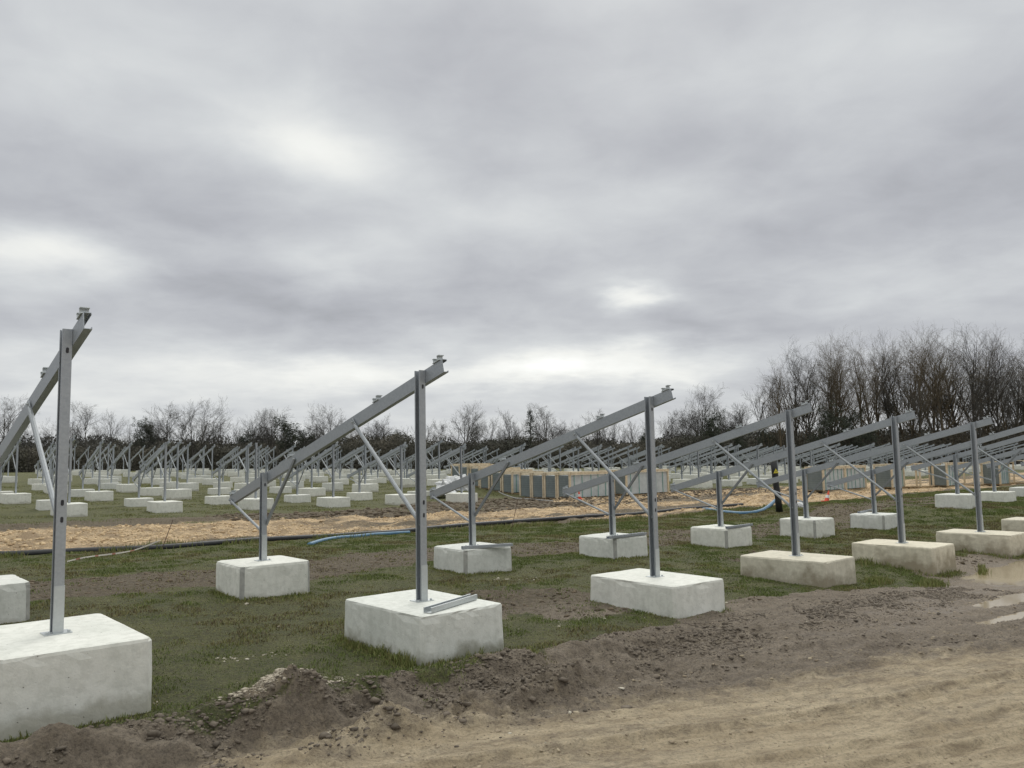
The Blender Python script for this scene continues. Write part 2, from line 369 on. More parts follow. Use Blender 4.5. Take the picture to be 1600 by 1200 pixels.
mp2 = N(t, 'ShaderNodeMapping'); t.links.new(mp.outputs[0], mp2.inputs[0]); mp2.inputs['Scale'].default_value = (1.0, 3.2, 1)
vs = mp2.outputs[0]
nk = NOISE(t, v, 13, 9, .78); nsp = NOISE(t, v, 42, 5, .72); nk2 = NOISE(t, vs, 3.2, 8, .75, .6)
nf = NOISE(t, v, 7, 6, .65); nm = NOISE(t, v, 1.6, 5, .6); nff = NOISE(t, v, 30, 7, .7); nst = NOISE(t, vs, 1.5, 6, .65, .3); nst2 = NOISE(t, vs, 7, 4, .65)
def edge(att, w=.16, amt=.7):
    a = MATH(t, 'ADD', att, MATH(t, 'MULTIPLY', MATH(t, 'SUBTRACT', nf, .5), amt))
    a = MATH(t, 'ADD', a, MATH(t, 'MULTIPLY', MATH(t, 'SUBTRACT', nff, .5), amt*.5))
    return RAMP(t, a, [(.5-w, 0.0), (.5+w, 1.0)])
mg, mt, mr = edge(ATTR(t, 'grass'), .14, .8), edge(ATTR(t, 'tan'), .34, 1.3), edge(ATTR(t, 'gravel'), .25, .8)
mud = MIXC(t, RAMP(t, nst, [(.34, 0.0), (.66, 1.0)]), (.20, .160, .116), (.34, .285, .218))
mud = MIXC(t, MATH(t, 'MULTIPLY', RAMP(t, nk, [(.36, 1.0), (.54, 0.0)]), .62), mud, (.11, .091, .070))
mud = MIXC(t, MATH(t, 'MULTIPLY', RAMP(t, nsp, [(.40, 1.0), (.50, 0.0)]), .55), mud, (.095, .078, .060))
mud = MIXC(t, MATH(t, 'MULTIPLY', RAMP(t, nsp, [(.54, 0.0), (.64, 1.0)]), .45), mud, (.34, .285, .215))
mud = MIXC(t, MATH(t, 'MULTIPLY', RAMP(t, nk2, [(.50, 0.0), (.68, 1.0)]), .65), mud, (.33, .275, .20))
mud = MIXC(t, MATH(t, 'MULTIPLY', ATTR(t, 'wet'), .8), mud, (.31, .255, .20))
tanc = MIXC(t, RAMP(t, nst, [(.36, 0.0), (.64, 1.0)]), (.52, .415, .27), (.72, .60, .41))
tanc = MIXC(t, MATH(t, 'MULTIPLY', RAMP(t, nk2, [(.34, 1.0), (.52, 0.0)]), .75), tanc, (.25, .19, .12))
tanc = MIXC(t, MATH(t, 'MULTIPLY', RAMP(t, nk, [(.34, 1.0), (.48, 0.0)]), .5), tanc, (.21, .16, .105))
tanc = MIXC(t, MATH(t, 'MULTIPLY', RAMP(t, nsp, [(.38, 1.0), (.48, 0.0)]), .5), tanc, (.22, .18, .13))
tanc = MIXC(t, MATH(t, 'MULTIPLY', RAMP(t, nff, [(.6, 0.0), (.72, 1.0)]), .35), tanc, (.45, .40, .31))
gra = MIXC(t, RAMP(t, nm, [(.34, 0.0), (.66, 1.0)]), (.090, .104, .030), (.165, .166, .055))
gra = MIXC(t, MATH(t, 'MULTIPLY', RAMP(t, nk, [(.36, 1.0), (.56, 0.0)]), .8), gra, (.060, .048, .025))
gra = MIXC(t, MATH(t, 'MULTIPLY', RAMP(t, nsp, [(.42, 1.0), (.52, 0.0)]), .6), gra, (.040, .042, .016))
gra = MIXC(t, MATH(t, 'MULTIPLY', RAMP(t, nsp, [(.54, 0.0), (.62, 1.0)]), .5), gra, (.17, .16, .065))
grav = MIXC(t, RAMP(t, nff, [(.36, 0.0), (.64, 1.0)]), (.36, .25, .14), (.80, .61, .37))
grav = MIXC(t, MATH(t, 'MULTIPLY', RAMP(t, nm, [(.44, 1.0), (.58, 0.0)]), .65), grav, (.22, .155, .095))
brn = MIXC(t, RAMP(t, nk, [(.34, 0.0), (.62, 1.0)]), (.060, .045, .027), (.185, .148, .095))
sxyz = N(t, 'ShaderNodeSeparateXYZ'); t.links.new(v, sxyz.inputs[0])
vcoord = MATH(t, 'ADD', MATH(t, 'MULTIPLY', sxyz.outputs[0], -ST), MATH(t, 'MULTIPLY', sxyz.outputs[1], CT))
mud = MIXC(t, RAMP(t, MATH(t, 'DIVIDE', vcoord, 20.0), [(.36, 0.0), (.42, 1.0)]), mud, brn)
col = MIXC(t, mt, mud, tanc); col = MIXC(t, mr, col, grav); col = MIXC(t, mg, col, gra)
t.links.new(col, b.inputs['Base Color'])
ro = MATH(t, 'SUBTRACT', .92, MATH(t, 'MULTIPLY', MATH(t, 'MULTIPLY', ATTR(t, 'wet'), RAMP(t, nst, [(.40, 1.0), (.56, 0.0)])), .70))
t.links.new(ro, b.inputs['Roughness'])
bh = MATH(t, 'ADD', MATH(t, 'MULTIPLY', nk, 1.3), MATH(t, 'MULTIPLY', nff, .4)); bh = MATH(t, 'ADD', bh, MATH(t, 'MULTIPLY', nk2, .8)); bh = MATH(t, 'ADD', bh, MATH(t, 'MULTIPLY', nsp, .5))
bump(t, b, bh, 1.0, .05)
M_GROUND = m
go = np_mesh('ground', np.stack([XX, YY, ZZ], -1).reshape(-1, 3), fc, M_GROUND, attrs=dict(grass=g_, tan=t_, gravel=gr_, wet=w_), smooth=True)
tag(go, kind='structure')

# puddle of standing water on the road edge
M_WATER, t, b = mat('muddy_water'); b.inputs['Base Color'].default_value = (.34, .28, .19, 1); b.inputs['Roughness'].default_value = .05; b.inputs['IOR'].default_value = 1.33
bump(t, b, NOISE(t, ocoord(t, True), 5, 2), .04, .01)
def puddle(Uc, Vc, ru, rv, dz, n=60, seed=1, sl=0):
    pts = []
    for k in range(n):
        a = 2*math.pi*k/n; r = .8+.45*float(fbm(np.array([math.cos(a)*1.6+5]), np.array([math.sin(a)*1.6+seed]), 3, int(seed))[0])
        x, y = W2(Uc+ru*r*math.cos(a), Vc+rv*r*math.sin(a)+sl*ru*r*math.cos(a)); pts.append((x, y, 0))
    z = ZPUD+dz
    mb = MB(); mb.add([(p[0], p[1], z) for p in pts], [tuple(range(n))]); o = mb.build('puddle', M_WATER); tag(o, kind='structure')
puddle(17.2, 5.6, 4.2, 1.2, .014)
for (uc, vc, ru, rv) in PUD2: puddle(uc, vc, ru*1.1, rv*1.3, float(zbase(uc+ru*.8, vc))-.03-ZPUD+.008, seed=uc, sl=-.12)

# ------------------------------------------------------------------ support frames
H = 2.35
def block_mesh(a, b_, h, seed, ch=.035, res=9, rough=.006, seam=False):
    """cast block: chamfered top and vertical corners, slightly uneven sides; origin at the centre of its top, sits 0.12 below grade"""
    rr = random.Random(seed); bm = bmesh.new()
    vals = bmesh.ops.create_cube(bm, size=1)['verts']
    for v_ in vals:
        k = 1 if v_.co.z < 0 else .985
        v_.co = Vector((v_.co.x*a*k, v_.co.y*b_*k, (v_.co.z-.5)*(h+.12)+h))
    ed = [e for e in bm.edges if abs((e.verts[0].co-e.verts[1].co).normalized().z) > .7]
    bmesh.ops.bevel(bm, geom=ed, offset=ch, segments=1, affect='EDGES')
    ed = [e for e in bm.edges if all(v_.co.z > h-.01 for v_ in e.verts)]
    bmesh.ops.bevel(bm, geom=ed, offset=ch*.8, segments=2, affect='EDGES', profile=.6)
    if res:
        bmesh.ops.subdivide_edges(bm, edges=[e for e in bm.edges if e.calc_length() > .3], cuts=res, use_grid_fill=True)
        for v_ in bm.verts:
            p = v_.co; n = float(fbm(np.array([p.x*4+p.z*3.1+seed*7]), np.array([p.y*4+p.z*2.3]), 4, seed)[0])-.5
            d = Vector((p.x, p.y, 0)).normalized()
            if p.z < h-.001: v_.co += d*n*rough*2.5
            else: v_.co.z += n*rough
            if p.z > h-.05 and p.z < h-.001: v_.co -= d*max(0, rr.random()-.6)*.035
    bmesh.ops.triangulate(bm, faces=[f for f in bm.faces if len(f.verts) > 4])
    if seam:
        for f in bm.faces:
            f.normal_update(); n_ = f.normal
            if abs(n_.z) < .4 and abs(abs(n_.x)-abs(n_.y)) < .35: f.material_index = 1
    me = bpy.data.meshes.new('concrete_block'); bm.to_mesh(me); bm.free(); return me
def post(name, parent, x, y, z0, z1, detail, mats):
    mb = MB()
    mb.prism([(-p[0]+.035, p[1]) for p in cprof(.10, .07, .018 if detail else .012, .005 if detail else .008)], (x, y, z0), (x, y, z1), (1, 0, 0), (0, 1, 0))
    o = mb.build(name, M_STEEL, parent)
    if detail:
        f = MB()   # foot sleeve and base plate
        f.prism([(-p[0]+.039, p[1]) for p in cprof(.108, .074, .014, .004)], (x, y, z0+.006), (x, y, z0+.36), (1, 0, 0), (0, 1, 0))
        f.build('foot_sleeve', M_STEELB, o)
        f = MB(); f.box((x, y, z0+.003), (.19, .16, .008)); f.build('base_plate', M_STEELB, o)
        for sx_ in (-.075, .075):
            f = MB(); f.tube([(x+sx_, y-.055, z0+.007), (x+sx_, y-.055, z0+.022)], .012, 6); f.build('anchor_nut', M_STEELB, o)
        hs = [z1-.17, z0+.86, z0+.99] if z1-z0 > 1.8 else [z1-.17]
        for hz in hs:      # flange slots: dark plates carry the shade inside them as colour
            s_ = MB(); pr = [(.011*math.cos(q), .011*math.sin(q)+(.012 if math.sin(q) > 0 else -.012)) for q in [2*math.pi*k/12+.13 for k in range(12)]]
            s_.prism(pr, (x+.002, y-.0525, hz), (x+.002, y-.0495, hz), (1, 0, 0), (0, 0, 1)); s_.build('slot', M_DARKSLOT, o)
    return o
def strut(name, parent, p, q, w, detail, m):
    p, q = Vector(p), Vector(q); d = (q-p).normalized(); xa = Vector((1, 0, 0)); ya = d.cross(xa).normalized()
    mb = MB()
    if detail and w < .05 and name == 'brace' and m is not M_BRACE2:
        e = .07
        mb.tube([p+d*e, p+d*(e+.05), q-d*(e+.05), q-d*e], [w*.42, w*.5, w*.5, w*.42], 8)
        for a_, b_ in ((p-d*.03, p+d*(e+.02)), (q+d*.03, q-d*(e+.02))):
            mb.prism([(-.004, -w*.6), (.004, -w*.6), (.004, w*.6), (-.004, w*.6)], a_, b_, xa, ya)
    else:
        t_ = .005 if detail else .008
        mb.prism(cprof(w, w*.6, w*.2, t_), p, q, xa, ya)
    o = mb.build(name, m, parent)
    if detail:
        for c in (p, q):
            h_ = MB(); h_.tube([c+Vector((-.018, 0, 0)), c+Vector((.012, 0, 0))], .011, 6); h_.build('bolt', M_STEELB, o)
    return o
def clamp(parent, y, z, sl, detail):
    c, s = math.cos(sl), math.sin(sl); A = Vector((0, c, -s)); Bv = Vector((0, s, c)); o = Vector((.06, y, z))
    mb = MB()
    def bx(da, db, la, lb, lx, dx=0):
        M_ = Matrix(((1, 0, 0), (0, c, s), (0, -s, c))); mb.box(o+A*da+Bv*db+Vector((dx, 0, 0)), (lx, la, lb), 0, M_)
    bx(0, .004, .13, .007, .07); bx(-.03, .028, .006, .05, .07); bx(-.045, .052, .035, .006, .07); bx(.045, .022, .006, .04, .07)
    if detail: bx(.045, .044, .03, .006, .07); bx(.012, .02, .018, .028, .018)
    return mb.build('purlin_clamp', M_STEELB, parent)
def frame(T, Rr, detail, blk_t, blk_r, label, group, mt_, mr_, ct=(1.0, 1.45), crr=(1.0, 1.0), beam=True, rt=0, rrot=0, seed=1, hb=.46, nclamp=4):
    """T, Rr = (U, V, z of block top) of the tall and the short post"""
    x0, y0 = W2(T[0], T[1]); x1, y1 = W2(Rr[0], Rr[1])
    rz = math.atan2(y1-y0, x1-x0)-math.pi/2; L = math.hypot(x1-x0, y1-y0); dz = Rr[2]-T[2]
    root = empty('panel_support_frame', (x0, y0, T[2]-hb), rz)
    tag(root, label, 'panel support', group)
    for nm_, (a, b_), yy, zz, mm, rot, sd_ in (('concrete_block', ct, 0, 0, mt_, rt, seed), ('concrete_block', crr, L, dz, mr_, rrot, seed+50)):
        me = block_mesh(a, b_, hb, sd_, ch=.035 if yy == 0 else .05, seam=(yy != 0)) if detail else FARB[nm_ if yy == 0 else 'rear']
        o = bpy.data.objects.new('concrete_block', me); COL.objects.link(o)
        if not me.materials: me.materials.append(mm); me.materials.append(M_CSEAM)
        o.parent = root; o.location = (0, yy, zz); o.rotation_euler = (0, 0, rot)
    post('post', root, 0, 0, hb, hb+H, detail, None)
    Hr = 1.226; post('post', root, 0, L, hb+dz, hb+dz+Hr, detail, None)
    if beam:
        zt = hb+H-.075; zr = hb+dz+Hr-.07; sl = math.atan2(zt-zr, L); c, s = math.cos(sl), math.sin(sl)
        def on(y, off=0): return (0, y, zt-math.tan(sl)*y+off)
        p = Vector(on(-.37)); q = Vector(on(L+1.40)); xa = Vector((1, 0, 0)); ya = Vector((0, s, c))
        mb = MB(); mb.prism(cprof(.14, .06, .018, .005 if detail else .008), p+xa*.037, q+xa*.037, xa, ya)
        bo = mb.build('beam', M_STEEL, root)
        for k, yy in enumerate((-.28, .96, 3.28, L+1.32)[:nclamp]):
            pp = Vector(on(yy))+ya*.072; clamp(bo, pp.y, pp.z, sl, detail)
        strut('brace', root, Vector(on(1.5))+xa*.02, (.02, .03, hb+.76), .045, detail, M_BRACE1)
        strut('brace', root, Vector(on(3.12))+xa*.02, (.02, L-.03, hb+dz+.50), .045, detail, M_BRACE2)
        strut('brace', root, Vector(on(L+1.36))+xa*.02, (.02, L+.03, hb+dz+.38), .038, detail, M_BRACE1)
    return root
off_t = [(.12,-.09,.10),(-.12,-.14,.02),(-.01,-.08,-.05),(.14,.14,-.05),(-.05,.01,-.03),(.07,.05,-.01),(.05,0,.12)]
off_r = [(0,0,0),(-.12,-.07,.01),(.09,.03,-.02),(0,.03,-.02),(-.12,-.02,0),(-.04,.04,.04),(.03,.10,.02)]
U0, V0, DU, LL, HB = 1.170, 7.241, 3.521, 4.025, -1.342
def tpos(i): a = off_t[i]; return (U0+DU*i+a[0], V0+a[1], CZ+HB-.0195*DU*i+a[2])
def rpos(i): a = off_r[i]; return (U0+DU*i+a[0], V0+LL+a[1], CZ+HB-.0195*DU*i+.0205*LL+a[2])
NEARG = 'galvanised frames of the first row by the mud road'
near_lab = ['nearest galvanised frame at the left edge, white blocks, slotted tall post',
            'frame whose front block carries a loose steel channel, left of centre',
            'frame with clean front block just right of centre, mud at its foot',
            'frame whose front block has one brown muddy face, beside the churned verge',
            'frame with tan muddy block beside tufts at the puddle end of the verge',
            'frame with tan block standing in the brown puddle',
            'frame at the right edge, beyond the puddle, its tan block cut by the picture edge']
near_ct = [(1.0, 1.45), (1.0, 1.45), (.99, 1.5), (.99, 1.5), (1.0, 1.5), (1.0, 1.5), (1.0, 1.5)]
NEAR = []
for i in range(7):
    NEAR.append(frame(tpos(i), rpos(i), True, None, None, near_lab[i], NEARG, [M_CONC, M_CONCD, M_CONC, M_CONCM, M_CONCM, M_CONCM, M_CONCM][i], M_CONC, near_ct[i], (1.0, 1.0), rt=[0, .03, 0, .0, .02, 0, 0][i], seed=10+i))

# copies: a thing, its parts and their sub-parts
def copy_tree(o, parent=None):
    c = o.copy(); COL.objects.link(c); c.parent = parent
    for ch in list(o.children): copy_tree(ch, c)
    return c
FARB = {'concrete_block': block_mesh(1.0, 1.45, .46, 91, res=2), 'rear': block_mesh(1.0, 1.0, .46, 92, res=2)}
mid_T = (0, 0, 5); mid = frame((0, 0, 5), (0, LL, 5.03), False, None, None, 'x', 'x', M_CONC, M_CONC)
mid_nb = frame((0, 0, 5), (0, LL, 5.03), False, None, None, 'x', 'x', M_CONC, M_CONC, beam=False)
def joined(src):
    """one-mesh version for supports too far off to show their parts"""
    vs, fs, mi, mats = [], [], [], []
    def rec(o, M_):
        M_ = M_ @ o.matrix_local if o is not src else Matrix()
        if o.type == 'MESH':
            mm = o.data.materials[0]
            if mm not in mats: mats.append(mm)
            b_ = len(vs); vs.extend([tuple(M_ @ v_.co) for v_ in o.data.vertices])
            for p in o.data.polygons: fs.append(tuple(b_+i for i in p.vertices)); mi.append(mats.index(mm))
        for c in o.children: rec(c, M_)
    bpy.context.view_layer.update(); rec(src, Matrix())
    me = bpy.data.meshes.new('panel_support_frame'); me.from_pydata(vs, [], fs); me.polygons.foreach_set('material_index', mi)
    for mm in mats: me.materials.append(mm)
    me.update(); return me
J_FULL, J_NB = joined(mid), joined(mid_nb)
ORD = ['nearest', 'second', 'third', 'fourth', 'fifth', 'sixth', 'seventh', 'eighth', 'ninth', 'tenth', 'eleventh', 'twelfth', 'thirteenth', 'fourteenth', 'fifteenth', 'sixteenth', 'seventeenth', 'eighteenth', 'nineteenth', 'twentieth']
def ordn(n):
    if n == 0: return 'first'
    if n < 20: return ORD[n]
    tens = {2: 'twenty', 3: 'thirty', 4: 'forty', 5: 'fifty', 6: 'sixty'}; ones = ['', 'first', 'second', 'third', 'fourth', 'fifth', 'sixth', 'seventh', 'eighth', 'ninth']
    k = n+1; return tens[k//10]+('-'+ones[k % 10] if k % 10 else 'th') if k % 10 else tens[k//10][:-1]+'ieth'
rowno = 0; nfar = 0
def proj_px(x, y, z):
    p = Vector((x, y, z-CZ)); d = p.dot(AF); return 800+F_PX*p.dot(AX)/d, 600-F_PX*p.dot(AY)/d, d
ROWS = []
for k in range(3, 11):
    Vr = V0+8.82*k; ulist = []
    base = 6.3 if k == 3 else 6.3+random.uniform(-1, 1)
    for j in range(-3, 36):
        U = base+3.52*j+(1.6 if j > 5 else 0)+(1.8 if j > 15 else 0)
        x, y = W2(U, Vr)
        if y < 15: continue
        px, py, d = proj_px(x, y, 1)
        xr, yr = W2(U, Vr+LL); pxr, _, _ = proj_px(xr, yr, 1)
        if pxr > 1640 or px < -40 or d > 108: continue
        # crate yard and lane are kept free
        if k == 3 and 24.5 < U < 41: continue
        if k == 4 and 29 < U < 33: continue
        ulist.append((U, px))
    ROWS.append((k, Vr, ulist))
used = [0, 0]
for ri, (k, Vr, ulist) in enumerate(ROWS):
    for n, (U, px) in enumerate(ulist):
        jit = (random.uniform(-.12, .12), random.uniform(-.35, .35))
        x, y = W2(U+jit[0], Vr+jit[1]); d = y
        z = gz(U, Vr)+random.uniform(-.05, .05); rot = TH+random.uniform(-.035, .035)
        nb = (px < 60 and k > 4) or random.random() < .07
        lab = 'galvanised frame, %s from the left in the %s row behind the gravel track' % (ordn(n), ordn(ri))
        if nb: lab = 'two bare posts, %s from the left in the %s row behind the gravel track' % (ordn(n), ordn(ri))
        if d < 62:
            o = copy_tree(mid_nb if nb else mid)
        elif nb: continue
        else:
            o = bpy.data.objects.new('panel_support_frame', J_FULL); COL.objects.link(o)
        o.location = (x, y, z); o.rotation_euler = (0, 0, rot)
        tag(o, lab, 'panel support', 'support frames in the field behind the track'); nfar += 1
# second table on the right, beyond the end of the first row
for n, (U, V, zt) in enumerate(((26.7, 6.9, -1.225), (30.7, 7.3, -1.31), (34.1, 7.4, -1.28), (37.6, 7.4, -1.28), (41.1, 7.4, -1.3), (44.6, 7.4, -1.3))):
    o = copy_tree(mid); x, y = W2(U, V); o.location = (x, y, CZ+zt-.08-.46); o.rotation_euler = (0, 0, TH+random.uniform(-.02, .02))
    tag(o, 'galvanised frame beyond the puddle at the right edge, %s block from the left' % ordn(n), 'panel support', 'support frames of the right hand field')
def drop(o):
    for c in list(o.children): drop(c)
    bpy.data.objects.remove(o)
drop(mid); drop(mid_nb)
print('far frames', nfar)

# loose steel channels on the blocks
def loose(px0, px1, dzt, label, w=.09, m=M_STEELB):
    (xa_, ya_, za_), (xb_, yb_, zb_) = px0, px1
    a, b_ = Vector((xa_, ya_, za_)), Vector((xb_, yb_, zb_)); c = (a+b_)/2; d = (b_-a); ln = d.length; rz = math.atan2(d.y, d.x)
    root = bpy.data.objects.new
    mb = MB(); mb.prism([(p[1], p[0]) for p in cprof(w, w*.55, .015, .004)], (-ln/2, 0, 0), (ln/2, 0, 0), (0, 1, 0), (0, 0, 1))
    o = mb.build('steel_channel', m); o.location = (c.x, c.y, min(a.z, b_.z)+.001); o.rotation_euler = (0, 0, rz)
    return tag(o, label, 'steel channel', 'loose steel offcuts on blocks')
def top_pt(px, py, zt):
    d = px_dir(px, py); t_ = (zt-CZ)/d.z; return (d.x*t_, d.y*t_, zt)
z1 = tpos(1)[2]+.004; loose(top_pt(668, 958, z1), top_pt(740, 936, z1), 0, 'bright steel channel lying across the front block left of centre')
for i, (a, b_), lb in ((2, ((722, 858), (800, 853)), 'grey steel channel on the rear block behind the tall centre post'), (3, ((950, 842), (1008, 835)), 'grey steel channel on the rear block beside the post right of centre'), (4, ((1136, 826), (1174, 821)), 'greenish steel channel lying on the small block right of centre'), (6, ((1342, 802), (1368, 797)), 'short steel channel on the rearmost block near the traffic cone')):
    zz = rpos(i)[2]+.004; loose(top_pt(*a, zz), top_pt(*b_, zz), 0, lb, .08, M_STEEL)

# ------------------------------------------------------------------ crates of panels
M_TIMBER = simple('pale_timber', (.52, .43, .29), (.72, .62, .46), 5, .85, bs=.3)
M_TIMBERD = simple('weathered_timber', (.25, .18, .10), (.42, .32, .18), 5, .85, bs=.3)
M_PANEL = simple('panel_edges_light', (.42, .46, .47), (.54, .58, .59), 3, .5)
M_PANELD = simple('panel_backs_dark', (.145, .175, .178), (.20, .235, .235), 2, .6)
M_PANELM = simple('panel_edges_mid', (.22, .25, .25), (.28, .31, .31), 3, .6); M_STRAP = simple('green_strap', (.10, .30, .27), (.15, .38, .33), 8, .5, bs=0)
def crate(U, V, L, wd, label, group, rot=0.0, z=None, nw=1, h=1.40, open_=False):
    x, y = W2(U, V); zz = gz(U, V)-.03 if z is None else z
    root = empty('panel_crate', (x, y, zz), TH+rot); tag(root, label, 'crate', group)
    # local x = along U (length), local y = along V (width); origin at the near corner
    p = MB()
    for yy in (.06, wd/2, wd-.06): p.box((L/2, yy, .05), (L, .09, .09))
    for xx in np.linspace(.06, L-.06, 5): p.box((float(xx), wd/2, .105), (.10, wd, .022))
    p.build('pallet', M_TIMBERD, root)
    if not open_:
        b_ = MB(); n = int(wd/.045)
        for i in range(n): b_.box((L/2, .06+(wd-.12)*(i+.5)/n, .12+(h-.22)/2), (L-.12, (wd-.12)/n*.8, h-.26))
        b_.box((L/2, wd/2, .12+(h-.22)/2), (L-.16, wd-.14, h-.30), 1)
        st = b_.build('panel_stack', [M_PANEL, M_PANELD], root)
        c = MB(); c.box((.046, wd/2, .12+(h-.22)/2), (.03, wd-.16, h-.30))
        for q in range(9): c.box((.026, wd/2, .22+q*(h-.35)/9), (.014, wd-.17, .010), 1)
        c.build('end_board', [M_PANELD, M_PANELM], root)
        for xx in np.linspace(.12*L, .88*L, 5):
            s_ = MB(); s_.box((float(xx)+random.uniform(-.06, .06), .043, .12+(h-.22)/2), (.035, .008, h-.24)); s_.build('strap', M_STRAP, st)
    for xx in (.03, L-.03):
        for yy in (.04, wd-.04):
            q = MB(); q.box((xx, yy, .117+(h-.20)/2), (.09, .09, h-.20)); q.build('corner_post', M_TIMBER, root)
    tp = MB()
    for yy in (.04, wd-.04): tp.box((L/2, yy, h-.045), (L+.08, .10, .13))
    for xx in np.linspace(.05, L-.05, 5): tp.box((float(xx), wd/2, h+.025), (.11, wd+.06, .025))
    tp.build('top_frame', M_TIMBER, root)
    return root
CG = 'timber crates of solar panels by the track'
cu, cvv = UV(2.85, 41.5)
names = ['fifth', 'fourth', 'third', 'second']
for i in range(4):
    crate(cu, cvv+1.02*i, 3.05, .96, ('corner crate of the long stack, green straps down its pale long side' if i == 0 else 'crate in the front stack with its dark end showing, %s from the stack corner' % ['', 'second', 'third', 'fourth'][i]), CG, z=gz(cu, cvv+1.02*i)-.05-.02*i)
crate(cu+4.2, cvv, 3.5, .96, 'right hand crate of the centre stack, pale strapped side, dark end', CG)
crate(cu+4.2, cvv+1.05, 3.5, .96, 'crate hidden behind the right hand strapped crate of the centre stack', CG)
for i in range(6):
    crate(cu+random.uniform(-.1, .1), cvv+4.75+i*.98, 2.3, .90, 'smaller crate receding toward the white sheeting heap, %s after the gap' % ORD[i].replace('nearest', 'first'), CG, h=1.25)
cu2, cv2 = UV(17.1, 45)
crate(cu2, cv2, 2.33, 1.1, 'crate with pale strapped side right behind the leaning traffic cone', CG)
crate(cu2+2.37, cv2, 2.33, 1.1, 'crate butted to the right end of the crate behind the traffic cone', CG)
for i in range(7):
    uu, vv2 = UV(22.0+1.9*i, 47.4+.55*i)
    crate(uu, vv2, 1.5, 1.1, 'crate at the far right behind the posts, %s from the left' % ORD[i].replace('nearest', 'first'), CG, h=1.45, rot=random.uniform(-.1, .1), open_=(i in (1, 3, 5)))

# ------------------------------------------------------------------ small things
M_BLACK = simple('black_plastic', (.010, .011, .012), (.022, .023, .024), 8, .5)
M_BLUE = simple('blue_pipe_plastic', (.07, .16, .26), (.11, .22, .32), 5, .5)
M_GREYH = simple('grey_hose', (.20, .20, .19), (.30, .29, .27), 5, .6)
M_WHITE = simple('white_sheet', (.55, .56, .56), (.74, .75, .75), 7, .6)
M_ORANGE = simple('cone_orange', (.62, .075, .035), (.75, .11, .05), 7, .5)
M_YEL = simple('yellow_sign', (.65, .55, .04), (.7, .6, .06), 7, .5, bs=0)
def g3(px, py, dz=0): U, V = ground_at(px, py); x, y = W2(U, V); return Vector((x, y, float(GZ(U, V)[0])+dz))
def smooth_path(pts, n=8):
    out = []
    P = [pts[0]]+pts+[pts[-1]]
    for i in range(1, len(P)-2):
        for k in range(n):
            t_ = k/n; a, b_, c, d = P[i-1], P[i], P[i+1], P[i+2]
            out.append(.5*((2*b_)+(c-a)*t_+(2*a-5*b_+4*c-d)*t_*t_+(3*b_-a-3*c+d)*t_**3))
    return out+[pts[-1]]
def pipe(name, pts, r, m, label, cat, lift=0, group=None, n=10, jit=.0):
    P = smooth_path(pts); Q = []
    for p in P:
        U, V = UV(p.x, p.y); zz = max(p.z, float(GZ(U, V)[0]))+r*.35
        Q.append(Vector((p.x, p.y, zz+random.uniform(-jit, jit))))
    for _ in range(3): Q = [Q[0]]+[Vector((Q[i].x, Q[i].y, (Q[i-1].z+Q[i].z+Q[i+1].z)/3)) for i in range(1, len(Q)-1)]+[Q[-1]]
    mb = MB(); mb.tube(Q, r, n); o = mb.build(name, m, smooth=True); return tag(o, label, cat, group)
pipe('drain_pipe', [g3(*p) for p in ((-60, 870), (20, 868), (100, 864), (250, 858), (400, 847), (520, 840), (640, 832), (720, 826), (800, 818), (900, 810), (1000, 803), (1080, 797), (1160, 791))], -.0 or .072, M_BLACK, 'long black pipe lying in the grass along the gravel track', 'pipe')
pipe('water_pipe', [g3(*p) for p in ((483, 852), (515, 844), (560, 839), (600, 836), (640, 834))], .05, M_BLUE, 'short blue pipe on the grass beside the black pipe', 'pipe')
hp = [g3(*p) for p in ((1095, 795), (1130, 801), (1162, 803), (1192, 798), (1213, 790))]; hp[-1].z += .25
pipe('water_pipe', hp, .065, M_BLUE, 'blue pipe curving up to the black marker post', 'pipe')
pipe('hose', [g3(*p) for p in ((738, 756), (770, 759), (779, 764), (781, 770), (800, 777), (830, 780), (864, 782))], .045, M_GREYH, 'grey hose curving over the mud below the crates', 'hose')
for (a, b_, lb) in (((250, 859), .62, 'thin rusty stake leaning over the black pipe at the left'), ((797, 832), .85, 'thin rusty stake in the gravel behind the rear post left of the crates')):
    p = g3(*a); mb = MB(); mb.tube([p-Vector((0, 0, .1)), p+Vector((.22, .1, b_))], .008, 6); tag(mb.build('stake', simple('rust', (.08, .05, .04), (.12, .07, .05), 9)), lb, 'stake')
# red and white tape trailing from the stake
m, t, b = mat('barrier_tape'); wv = N(t, 'ShaderNodeTexWave'); wv.inputs['Scale'].default_value = 2.2; t.links.new(ocoord(t), wv.inputs[0])
t.links.new(MIXC(t, RAMP(t, wv.outputs[1], [(.88, 0.0), (.93, 1.0)]), (.66, .62, .56), (.45, .20, .15)), b.inputs['Base Color']); M_TAPE = m
P = smooth_path([g3(105, 878, .01), g3(135, 874, .03), g3(205, 865, .06), g3(250, 857, .18)], 10)
mb = MB(); vs_, fs_ = [], []
for i, p in enumerate(P):
    w_ = .015; tw = Vector((0, .5+.4*math.sin(i*.7), .8)).normalized()*w_; vs_ += [p-tw+Vector((0, -.003, 0)), p+tw+Vector((0, -.003, 0)), p+tw, p-tw]
for i in range(len(P)-1):
    for k in range(4): fs_.append((i*4+k, i*4+(k+1) % 4, i*4+4+(k+1) % 4, i*4+4+k))
mb.add(vs_, fs_); tag(mb.build('barrier_tape', M_TAPE), 'white and red barrier tape lying on grass before the black pipe', 'tape')
